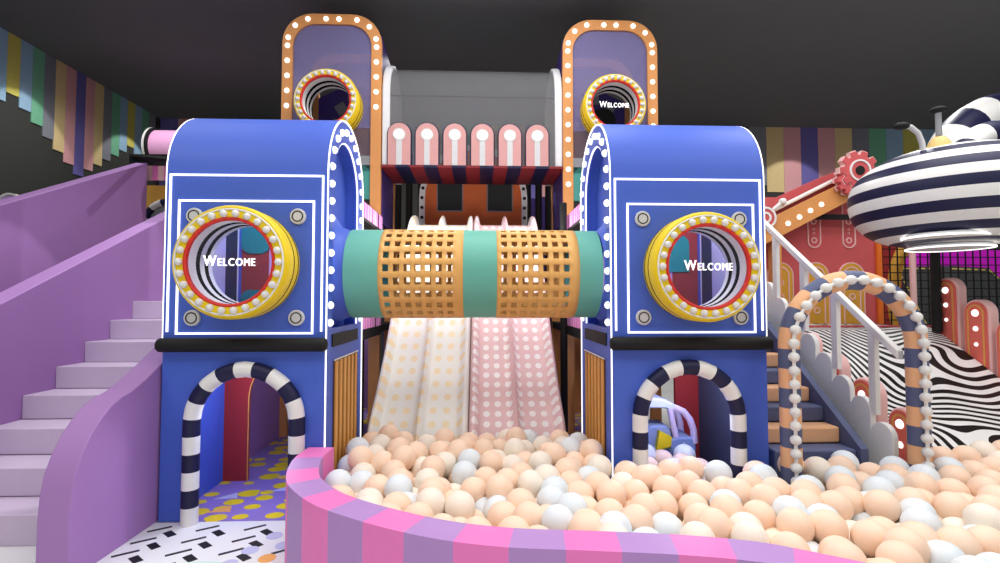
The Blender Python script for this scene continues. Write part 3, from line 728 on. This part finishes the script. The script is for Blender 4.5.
# bead arch
ba = empty('beaded_arch', (3.58, 4.7, 0), 'peach and slate striped arch hung with white beads at the foam steps', 'arch')
xc = 3.592; hw = .632; zs = 1.69
ar = [(xc-hw, 4.7, 0), (xc-hw, 4.7, zs)]+[(xc-hw*math.cos(math.radians(a)), 4.7, zs+hw*math.sin(math.radians(a))) for a in range(6, 180, 6)]+[(xc+hw, 4.7, zs), (xc+hw, 4.7, 0)]
cur = [Vector(p) for p in ar]; cum = [0]
for i in range(1, len(cur)): cum.append(cum[-1]+(cur[i]-cur[i-1]).length)
def at(d, cur=cur, cum=cum):
    for i in range(1, len(cum)):
        if d <= cum[i]+1e-9: return cur[i-1].lerp(cur[i], (d-cum[i-1])/(cum[i]-cum[i-1]))
    return cur[-1]
nb = 29; T = cum[-1]
fine = [at(T*i/(nb*4)) for i in range(nb*4+1)]
M().tube(fine, .094, 18, matf=lambda i: (i//4) % 2).build('padded_tube', [SLATE, PEACH], ba)
b0 = None; nbd = 42
M().tube([Vector((p.x-.03, p.y-.12, p.z)) for p in fine], .016, 8).build('string', WHITE, ba)
for i in range(nbd):
    p = at(T*(i+.5)/nbd)+Vector((-.03, -.12, 0))
    if b0 is None: b0 = M().sphere(p, .05, 16, 10, (1, 1, .92)).build('bead', PEARL, ba)
    else: inst(b0, p+Vector((0, 0, -.05*.92)), ba)
# ------------------------------------------------------------------ zebra slope
bm = bmesh.new(); uvl = bm.loops.layers.uv.new('UVMap')
prof = [(5.39, .1), (5.4, .47), (5.52, .53), (6.0, .79), (6.369, 1.02), (6.9, 1.37), (7.371, 1.68), (7.5, 1.71), (9.6, 1.71)]
xs = [4.72+(6.96-4.72)*i/16 for i in range(17)]; rows = []; d = 0
for r, (y, z) in enumerate(prof):
    if r: d += math.hypot(y-prof[r-1][0], z-prof[r-1][1])
    rows.append([(bm.verts.new((x, y, z)), x, d) for x in xs])
for r in range(len(rows)-1):
    for k in range(16):
        q = (rows[r][k], rows[r][k+1], rows[r+1][k+1], rows[r+1][k]); f = bm.faces.new([v[0] for v in q]); f.material_index = 0 if r < 8 else 1
        for lp, v in zip(f.loops, q): lp[uvl].uv = (v[1], v[2])
g = bmesh.ops.extrude_face_region(bm, geom=list(bm.faces))
for v in [x for x in g['geom'] if isinstance(x, bmesh.types.BMVert)]: v.co.z -= .12
m = M(); m.bm.free(); m.bm = bm
zr = empty('padded_ramp', (5.7, 6.5, 0), 'black and white wavy-striped padded ramp right of the white scalloped fence', 'ramp')
m.build('striped_surface', [ZEBRA, CORAL], zr)
M().box(4.72, 7.3, 7.52, 7.6, 1.712, 1.74).build('pink_edge', CORAL, zr)
for x in (4.85, 6.8):
    for y in (6.2, 9.3): M().box(x-.05, x+.05, y-.05, y+.05, 0, (.8 if y < 7 else 1.58)).build('support_post', BLACK, zr)
# round-topped fence panels, right and left edge of ramp
def tomb(x, y0, y1, z0, zt, label, grp):
    t = empty('round_topped_panel', (x+.1, (y0+y1)/2, z0), label, 'fence panel', grp)
    hw = (y1-y0)/2; c = (y0+y1)/2
    M().plate(archpoly(c, hw, z0, zt-hw), 'x', x, x+.14).build('body', PALEPINK, t, bevel=.02)
    M().plate(archpoly(c, hw-.03, z0, zt-hw), 'x', x-.012, x-.0005).build('red_face', mat('panel_coral', (224, 108, 96), .5), t)
    M().plate(uband(c, hw-.07, z0, zt-hw, .022), 'x', x-.018, x-.0125).build('ochre_line', SLAT, t)
    for k, r in enumerate((.05, .036, .028)):
        M().sphere((x-.012, c, zt-hw-.22*k), r, 14, 8, (.7, 1, 1)).build('lamp', BULB, t)
for k, (y0, y1, z0, zt) in enumerate(((7.04, 7.42, 1.2, 2.47), (6.6, 6.98, .9, 2.14), (6.16, 6.54, .6, 1.88), (5.72, 6.1, .4, 1.55))):
    tomb(6.99, y0, y1, z0-.9 if False else 0, zt, f'coral round-topped lamp panel right of the striped ramp, {["farthest and tallest", "second from the back", "third from the back", "nearest and lowest"][k]}', 'coral panels right of the ramp')
for k, (y0, y1, zt) in enumerate(((7.05, 7.4, 1.9), (6.6, 6.95, 1.68), (6.1, 6.5, 1.45), (5.55, 5.95, 1.22), (5.05, 5.4, .98))):
    tomb(4.5, y0, y1, 0, zt, f'coral round-topped panel behind the white scalloped fence, {ORD[k]} from the back', 'coral panels left of the ramp')
# ------------------------------------------------------------------ red pavilion
pv = empty('red_pavilion', (6, 8.8, 1.711), 'coral red pavilion with gold arches behind the striped ramp', 'pavilion')
M().box(4.75, 7.25, 8.8, 8.9, 1.711, 4.0).build('back_wall', CORAL, pv)
GA = mat('gold_arch', (214, 158, 54), .5)
for k, x in enumerate((5.4, 6.06, 6.72)):
    a = M().plate(archpoly(x, .22, 1.715, 2.58), 'y', 8.775, 8.7995).build('gold_arch', GA, pv)
    M().plate(uband(x, .16, 1.715, 2.58, .02), 'y', 8.765, 8.7745).build('pink_line', PALEPINK, a)
    M().plate(uband(x, .24, 1.715, 2.58, .018), 'y', 8.77, 8.7995).build('pink_line', PALEPINK, pv)
    for z in (1.95, 2.2, 2.45): M().lathe([(.06, 0), (.06, -.01), (.04, -.01), (.04, 0)], (x, 8.774, z), 'y', 16, closed=True).build('ring_mark', PALEPINK, a)
for x in (6.05, 6.7):
    rr = rrect(x-.125, x+.125, 3.08, 3.95, .12, 8, True); ri = rrect(x-.105, x+.105, 3.1, 3.93, .1, 8, True)
    M().plate(rr, 'y', 8.78, 8.7995, [ri]).build('pill_outline', PALEPINK, pv)
    for z, r in ((3.22, .055), (3.35, .02), (3.42, .02), (3.56, .055), (3.68, .02), (3.77, .02)): M().lathe([(r, 0), (r, -.012), (r*.65, -.012), (r*.65, 0)], (x, 8.799, z), 'y', 14, closed=True).build('ring_mark', PALEPINK, pv)
M().box(5.8, 7.2, 8.58, 8.65, 3.57, 3.66).build('black_beam', BLACK, pv)
M().box(7.18, 7.27, 8.74, 8.79, 1.711, 3.7).build('orange_post', mat('vivid_orange', (226, 110, 34), .5), pv)
M().box(5.1, 5.26, 8.5, 8.64, 1.711, 3.3).build('orange_post', ORANGE, pv)
Yb_ = 8.45
M().plate([(4.85, 3.06), (5.25, 3.26), (6.75, 4.02), (6.75, 4.38), (4.85, 3.46)], 'y', Yb_, Yb_+.12).build('sloping_beam', ORANGE, pv)
for x, z in ((5.356, 3.512), (5.56, 3.625), (5.76, 3.74), (5.96, 3.85)): M().sphere((x, Yb_-.005, z-.045), .045, 14, 8, (1, .6, 1)).build('bulb', BULB, pv)
M().plate([(4.85, 3.3), (6.9, 4.28), (6.9, 4.56), (4.85, 3.6)], 'y', Yb_+.2, Yb_+.28).build('red_roof_edge', mat('deep_coral', (160, 52, 58), .5), pv)
M().plate([(4.9, 3.5), (6.9, 4.45), (6.8, 4.6), (6.28, 4.4), (5.29, 3.95), (4.9, 3.72)], 'y', Yb_+.5, Yb_+.58).build('red_roof_panel', CORAL, pv)
M().tube([(4.9, Yb_+.14, 3.58), (6.5, Yb_+.14, 4.37)], .035, 10).build('white_rail', WHITE, pv)
M().tube([(5.0, Yb_+.1, 3.6), (5.3, Yb_+.1, 3.85)], .03, 10).build('white_rail', WHITE, pv)
M().sphere((5.33, Yb_+.1, 3.87), .065, 12, 8).build('rail_knob', WHITE, pv)
gc = (6.54, 4.37); gp = []
for k in range(10):
    a = 2*PI*k/10
    for da, r in ((-.22, .27), (-.15, .34), (.15, .34), (.22, .27)): gp.append((gc[0]+r*math.cos(a+da), gc[1]+r*math.sin(a+da)))
def scaled(p, c, k): return [(c[0]+(x-c[0])*k, c[1]+(z-c[1])*k) for x, z in p]
gr = M().plate(scaled(gp, gc, 1.06), 'y', Yb_-.15, Yb_-.0605).build('gear_wheel', PALEPINK, pv)
M().plate(gp, 'y', Yb_-.17, Yb_-.1505).build('red_gear_face', CORAL, gr)
g2 = scaled([(x-.14, z-.16) for x, z in gp], (gc[0]-.14, gc[1]-.16), .72)
M().plate(scaled(g2, (gc[0]-.14, gc[1]-.16), 1.07), 'y', Yb_-.06, Yb_-.03).build('gear_wheel', PALEPINK, pv)
M().plate(g2, 'y', Yb_-.145, Yb_-.0605).build('small_gear', CORAL, gr)
M().lathe([(.19, -.02), (.19, 0), (.16, 0), (.16, -.02)], (gc[0], Yb_-.17, gc[1]), 'y', 24, closed=True).build('white_ring', WHITE, gr)
M().lathe([(.001, -.015), (.08, -.015), (.08, 0), (.001, 0)], (gc[0], Yb_-.17, gc[1]), 'y', 16).build('hub', BLACK, gr)
tg = M().lathe([(.001, -.03), (.2, -.03), (.2, 0), (.001, 0)], (4.93, Yb_-.02, 3.56), 'y', 28).build('target_disc', CORAL, pv)
for r in (.19, .1): M().lathe([(r, -.042), (r, -.031), (r-.035, -.031), (r-.035, -.042)], (4.93, Yb_-.02, 3.56), 'y', 28, closed=True).build('white_ring', WHITE, tg)
# dark climbing slope with net
cl = empty('dark_climbing_ramp', (9, 10.2, 0), 'dark grey climbing ramp edged in magenta behind the net at far right', 'ramp')
M().box(9.1, 12.8, 10.9, 11, 0, 3.3).build('magenta_wall', MAGENTA, cl)
PAD = mat('pad_grey', (72, 75, 75), .7)
M().plate([(10.15, 1.0), (10.6, 1.0), (10.6, 2.9), (9.25, 2.88), (9.25, 2.75)], 'y', 10.7, 10.88).build('grey_pad', PAD, cl)
M().plate([(10.1, 1.0), (12.6, 1.0), (12.6, 1.6), (11.2, 2.85), (10.3, 2.88)], 'y', 10.55, 10.69).build('grey_pad', PAD, cl)
ds = M()
def dash(p, q, y):
    P, Q_ = Vector(p), Vector(q); L = (Q_-P).length; n = int(L/.16); d = (Q_-P)/L; nn = Vector((-d.y, d.x))*.014
    for k in range(n):
        a = P+d*(.16*k); b = a+d*.11; ds.plate([tuple(a-nn), tuple(b-nn), tuple(b+nn), tuple(a+nn)], 'y', y, y-.01)
dash((9.28, 2.84), (10.3, 2.84), 10.699); dash((9.3, 2.72), (10.15, 1.05), 10.699); dash((10.35, 2.83), (11.2, 2.8), 10.549); dash((11.2, 2.8), (12.5, 1.62), 10.549)
ds.build('yellow_dashes', mat('yellow_line', (226, 204, 110), .5), cl)
M().box(9.1, 12.8, 10.5, 10.899, 0, .99).build('base', CHARCOAL, cl)
nt_ = empty('safety_net', (9, 9.2, 0), 'black rope safety net right of the coral pavilion', 'net')
ne = M()
x = 7.5
while x < 11.6: ne.box(x, x+.018, 9.2, 9.218, 0, 3.75); x += .15
z = 1.75
while z < 3.76: ne.box(7.5, 11.6, 9.201, 9.217, z, z+.018); z += .15
ne.build('netting', BLACK, nt_)
tag(M().box(7.6, 8.9, 10.2, 10.3, 0, 3.9).build('red_partition', RED), 'dark red partition behind the left end of the net', 'partition')
oo = M().tube([(8.62+.42*math.cos(math.radians(a)), 9.6, 2.2+1.05*math.sin(math.radians(a))) for a in range(90, 271, 8)], .11, 12).build('ochre_ring', MATS['gold_arch'])
tag(oo, 'ochre half ring standing behind the net', 'ring')
tag(M().tube([(8.62, 9.6, 0), (8.62, 9.6, .5), (8.62, 9.6, 1.03)], .08, 12).build('ochre_post', ORANGE), 'ochre post below the half ring behind the net', 'post')
# ------------------------------------------------------------------ saucer
sa = empty('striped_saucer', (6.9, 7.3, 1.65), 'huge navy and white striped flying saucer on a mast at upper right', 'saucer')
SC = (6.42, 6.5, 3.55); SR = 1.18
prof = []; nbd = 15
for i in range(nbd*3+1):
    v = i/(nbd*3); a = PI*(.5-v)
    zz = .64*math.sin(a) if a > 0 else .69*math.sin(a)
    prof.append((max(SR*(max(0, math.cos(a)))**(.8 if a > 0 else .58), .0005), zz))
prof = [p for p in prof if p[1] > -.66]
M().lathe(prof, SC, 'z', 64, matf=lambda i: 1 if (i//3) % 2 else 0).build('hull', [WHITE, BLUE_D], sa, ang=60)
M().lathe([(.001, -.67), (.5, -.67), (.5, -.63), (.001, -.63)], SC, 'z', 48).build('underside', WHITE, sa)
for cx, cy, r, h in ((-.42, -.3, .45, -.62), (-.08, 0, .47, -.73)):
    M().lathe([(r, h), (r, h+.02), (r-.025, h+.02), (r-.025, h)], (SC[0]+cx, SC[1]+cy, SC[2]), 'z', 48, closed=True).build('ring_light', LED, sa)
    M().lathe([(.001, h+.01), (r-.03, h+.01), (r-.03, h+.05), (.001, h+.07)], (SC[0]+cx, SC[1]+cy, SC[2]), 'z', 48).build('ring_disc', GREY, sa)
ax = SC[0]-.45; ay = SC[1]-.3
M().lathe([(.14, .5), (.13, .6), (.09, .67), (.06, .7), (.001, .705)], (ax, ay, SC[2]), 'z', 24).build('cap', PALE_YELLOW, sa)
M().tube([(ax, ay, SC[2]+.72), (ax, ay, SC[2]+1.05)], .035, 10).build('antenna', MGREY, sa)
M().sphere((ax, ay, SC[2]+1.06), .09, 16, 10, (1.05, 1, .5)).build('antenna_tip', BLACK, sa)
M().tube([(ax-.22, ay, SC[2]+.5), (ax-.23, ay, SC[2]+.62), (ax-.28, ay, SC[2]+.75), (ax-.38, ay, SC[2]+.83), (ax-.47, ay, SC[2]+.84)], .033, 10).build('antenna', GREY, sa)
M().sphere((ax-.5, ay, SC[2]+.84), .08, 16, 10, (1.2, 1, .6)).build('antenna_tip', BLACK, sa)
M().tube([(6.9, 7.3, 1.66), (6.9, 7.3, 3.2)], .065, 12).build('mast', BLACK, sa)
tag(M().tube([(7.62, 8.5, 0), (7.62, 8.5, 3.4)], .05, 12).build('pale_pole', PALEPINK), 'thin pale pink pole beside the mast under the saucer', 'pole')
# octopus arms
def curve(pts, n=10):
    P = [Vector(p) for p in pts]; r = []
    for i in range(len(P)-1):
        p0, p1, p2, p3 = P[max(i-1, 0)], P[i], P[i+1], P[min(i+2, len(P)-1)]
        for k in range(n):
            u = k/n; r.append(.5*((2*p1)+(p2-p0)*u+(2*p0-5*p1+4*p2-p3)*u*u+(3*p1-p0-3*p2+p3)*u**3))
    return r+[P[-1]]
p1 = curve([(10.28, 8.1, 0), (10.28, 8.1, 1.5), (10.28, 8.1, 3.4), (10.18, 8.1, 4.6), (9.68, 8.1, 5.15), (8.98, 8.1, 5.35), (8.48, 8.1, 5.2), (8.08, 8.1, 4.85), (7.88, 8.1, 4.4), (7.83, 8.1, 3.9), (7.88, 8.1, 3.4)], 8)
tag(M().tube(p1, .32, 20, matf=lambda i: 1 if (i//5) % 2 == 0 else 0).build('tentacle', [WHITE, BLUE_D]), 'thick navy and white striped tentacle arching above the saucer', 'tentacle')
p2 = curve([(6.42, 6.35, 3.98), (6.52, 6.35, 4.15), (6.68, 6.35, 4.3), (6.9, 6.35, 4.36), (7.1, 6.35, 4.25), (7.18, 6.35, 4.0), (7.18, 6.35, 3.86)], 8)
M().tube(p2, .17, 18, matf=lambda i: 1 if (i//9) % 2 == 0 else 0).build('tentacle', [WHITE, BLUE_D], sa, label='short navy and white striped tentacle')
# ------------------------------------------------------------------ ball pit
pp_ = [(p.x, p.y) for p in PW if p.y < 4.85]
struct(M().plate(pp_+[(6.7, 2.05), (6.7, 5.3), (4.75, 5.3), (4.75, 4.86), (2.52, 4.86), (2.52, 5.75), (1.62, 5.75), (1.62, 4.86), (1.3, 4.86), (1.3, 6.15), (-1.5, 6.15), (-1.5, 5.02), (-1.41, 5.02)], 'z', .007, .2).build('floor_pit', mat('pit_pad', (214, 206, 200), .7)))
RB = .123
def inside(x, y):
    if y > 4.87-RB:
        if x < 1.4 and y < 6.08-RB and (-1.48 if y > 5.13 else -1.39)+RB < x < 1.285-RB: return True
        if 1.68+RB < x < 2.49-RB and y < 5.78-RB: return True
        return (x > 4.85 and y < 5.385-RB) or (3.0 < x < 4.0 and y < 5.0-RB)
    if x > 6.6 or x < -1.38 or (x > 4.85-.01 and y > 5.385-RB): return False
    # inner face of pit wall
    for i in range(len(PW)-1): pass
    best = min(range(len(PW)), key=lambda i: (PW[i]-Vector((x, y))).length_squared)
    j = min(best, len(PW)-2); t = (PW[j+1]-PW[j]).normalized(); nn = Vector((-t.y, t.x))
    if (Vector((x, y))-PW[best]).dot(nn) < RB+.01: return False
    if x > PW[-1].x and y < 2.2: return False
    if y > 4.7 and x < -1.39+RB: return False
    # right tower leg / arch columns
    for cx, cy, r in ((2.96, 4.7, .1), (4.224, 4.7, .1), (1.59, 4.95, .08), (2.585, 4.95, .08), (2.93, 4.58, .055), (4.194, 4.58, .055)):
        if math.hypot(x-cx, y-cy) < RB+r-.005: return False
    return True
F_ = 500.; A_ = math.atan(.04); P_ = math.atan(19.5/500)
fw = Vector((math.sin(A_)*math.cos(P_), math.cos(A_)*math.cos(P_), math.sin(P_))); rt = Vector((math.cos(A_), -math.sin(A_), 0)); upv = rt.cross(fw)
def pj(p):
    v = Vector(p)-Vector((0, 0, 2.12)); d = v.dot(fw)
    return 500+F_*v.dot(rt)/d, 281.5-F_*v.dot(upv)/d, d
balls = []; grid = {}
def near(x, y):
    gx, gy = int(math.floor(x/.25)), int(math.floor(y/.25))
    for i in (-1, 0, 1):
        for j in (-1, 0, 1):
            for b in grid.get((gx+i, gy+j), ()): yield b
D2 = (2*RB*.86)**2
def restz(x, y):
    z = .2+RB
    for bx, by, bz in near(x, y):
        d2 = (bx-x)**2+(by-y)**2
        if d2 < D2: z = max(z, bz+math.sqrt(D2-d2))
    return z
tries = 0
while tries < 9000 and len(balls) < 1400:
    tries += 1
    best = None
    for _ in range(5):
        x = random.uniform(-1.4, 6.5); y = random.uniform(2.2, 6.5)
        if not inside(x, y): continue
        px, py, d = pj((x, y, .5))
        if py > 590 or px > 1030: continue
        z = restz(x, y)
        if best is None or z < best[2]: best = (x, y, z)
    if best is None: continue
    # roll downhill a little
    x, y, z = best
    for _ in range(12):
        a = random.uniform(0, 2*PI); nx, ny = x+.04*math.cos(a), y+.04*math.sin(a)
        if inside(nx, ny):
            nz = restz(nx, ny)
            if nz < z: x, y, z = nx, ny, nz
    if z > (.4 if (x > 1.6 and x < 2.55 and y > 4.8) else .56 if y > 5.0 else .52): continue
    balls.append((x, y, z)); grid.setdefault((int(math.floor(x/.25)), int(math.floor(y/.25))), []).append((x, y, z))
# keep what can be seen: rasterise into a small id buffer
GW, GH = 500, 282
buf = {}
for i, b in enumerate(balls):
    px, py, d = pj(b); r = F_*RB/d/2; cx, cy = px/2, py/2
    for gy in range(int(cy-r), int(cy+r)+1):
        for gx in range(int(cx-r), int(cx+r)+1):
            if 0 <= gx < GW and 0 <= gy < GH and (gx-cx)**2+(gy-cy)**2 <= r*r:
                dd = d-RB*math.sqrt(max(0, 1-((gx-cx)**2+(gy-cy)**2)/(r*r+1e-6)))
                k = (gx, gy)
                if k not in buf or dd < buf[k][0]: buf[k] = (dd, i)
cnt = {}
for _, i in buf.values(): cnt[i] = cnt.get(i, 0)+1
order = sorted([i for i in cnt if cnt[i] >= 1], key=lambda i: -cnt[i])
PB = mat('ball_peach', (248, 216, 190), .5, var=.02); WB = mat('ball_pale_blue', (226, 232, 236), .5, var=.02); CB = mat('ball_cream', (244, 232, 216), .5, var=.02)
KIND = [('peach', PB), ('pale blue-white', WB), ('cream', CB)]
proto = {}
big = order[:300]; bs = set(big); rest = [i for i in range(len(balls)) if i not in bs]
def pick():
    r = random.random(); return 0 if r < .6 else (1 if r < .83 else 2)
for i in big:
    k = pick(); x, y, z = balls[i]
    if k not in proto:
        o = M().sphere((x, y, z), RB, 24, 14).build('pit_ball', KIND[k][1]); proto[k] = o
    else: o = inst(proto[k], (x, y, z-RB))
    tag(o, f'plain {KIND[k][0]} plastic ball lying loose in the ball pit', 'ball', f'{KIND[k][0]} balls in the pit')
if rest:
    vs_, fs_, mi_ = [], [], []
    nu, nv = 18, 11
    for i in rest:
        k = pick(); x, y, z = balls[i]; o0 = len(vs_)
        vs_.append((x, y, z+RB))
        for v in range(1, nv):
            a = PI*v/nv
            for u in range(nu): vs_.append((x+RB*math.sin(a)*math.cos(2*PI*u/nu), y+RB*math.sin(a)*math.sin(2*PI*u/nu), z+RB*math.cos(a)))
        vs_.append((x, y, z-RB)); last = o0+1+(nv-1)*nu
        for u in range(nu):
            fs_.append((o0, o0+1+u, o0+1+(u+1) % nu)); fs_.append((last, last-nu+(u+1) % nu, last-nu+u))
            for v in range(nv-2):
                r0 = o0+1+v*nu; r1 = r0+nu; fs_.append((r0+u, r1+u, r1+(u+1) % nu, r0+(u+1) % nu))
        mi_ += [k]*(nu*2+nu*(nv-2))
    me = bpy.data.meshes.new('pit_balls'); me.from_pydata(vs_, [], fs_)
    for m_ in (PB, WB, CB): me.materials.append(m_)
    me.polygons.foreach_set('material_index', mi_); me.polygons.foreach_set('use_smooth', [True]*len(fs_)); me.update()
    o = bpy.data.objects.new('pit_balls', me); C.objects.link(o)
    tag(o, 'buried and far peach, white and cream balls filling the ball pit', 'balls', kind='stuff')
print('balls', len(balls), 'visible', len(order), 'individual', len(big))
# ------------------------------------------------------------------ light
w = bpy.data.worlds.new('world'); bpy.context.scene.world = w; w.use_nodes = True
w.node_tree.nodes['Background'].inputs[0].default_value = (1, 1, 1, 1); w.node_tree.nodes['Background'].inputs[1].default_value = .5
def area(name, loc, size, e, aim=None, sy=None):
    l = bpy.data.lights.new(name, 'AREA'); l.energy = e; l.size = size; l.shape = 'RECTANGLE'; l.size_y = sy or size
    o = bpy.data.objects.new(name, l); C.objects.link(o); o.location = loc
    if aim: o.rotation_euler = (Vector(aim)-Vector(loc)).to_track_quat('-Z', 'Y').to_euler()
    return o
for x in (-5.5, .3, 6.2):
    for y in (1.2, 5.6): area('ceiling_fill', (x, y, 7.25), 4.2, (70 if (x < -5 and y > 5) else 190 if x < -5 else 205), None, 2.6)  # unseen area fills added at ceiling height for soft top light
def point(loc, e, r=.12):
    l = bpy.data.lights.new('fill_point', 'POINT'); l.energy = e; l.shadow_soft_size = r
    o = bpy.data.objects.new('fill_point', l); C.objects.link(o); o.location = loc
for x in (-2.25, 2.1):
    point((x+.15, 5.4, 3.4), 40); point((x+.1, 5.35, 1.45), 30)  # added point fills brightening the tower interiors, no fixture modelled
for x in (-1.2, 1.0): point((x, 7.3, 3.05), 16, .02)  # tiny fills added to lift the dark posts beside the slides
def spot(name, loc, aim, e, ang, blend=.25):
    l = bpy.data.lights.new(name, 'SPOT'); l.energy = e; l.spot_size = math.radians(ang); l.spot_blend = blend; l.shadow_soft_size = .02
    o = bpy.data.objects.new(name, l); C.objects.link(o); o.location = loc
    o.rotation_euler = (Vector(aim)-Vector(loc)).to_track_quat('-Z', 'Y').to_euler()
spot('spot_light', (-7.6, 10.0, 7.25), (-9.1, 10.2, 4.4), 110, 60)
spot('spot_light', (-7.6, 13.0, 7.25), (-9.1, 13.1, 4.6), 110, 60)
spot('spot_light', (9.2, 12.6, 7.25), (9.2, 14.4, 4.3), 120, 64)
spot('spot_light', (14.0, 12.6, 7.25), (14.0, 14.4, 4.3), 120, 64)
spot('spot_light', (-4.0, 6.8, 7.2), (-5.3, 6.8, 0), 420, 40, .12)
for x in (-.75, .55): spot('slide_fill', (x, 7.75, 4.24), (x*1.1, 6.7, .8), 55, 110, .8)  # added fill spots under the balcony, brightening the slides
for x, y in ((-6.5, 9.6), (-1.5, 10.6), (3.5, 10.6), (8.5, 9.6), (13, 9.6)): spot('spot_light', (x, y, 7.27), (x, y+.9, 0), (220 if x < -5 else 420), 150, .6)  # wide spots added as fill for the dim back of the room
vs = bpy.context.scene.view_settings
vs.view_transform = 'Standard'; vs.look = 'None'; vs.gamma = 1; vs.use_curve_mapping = False; vs.exposure = 0
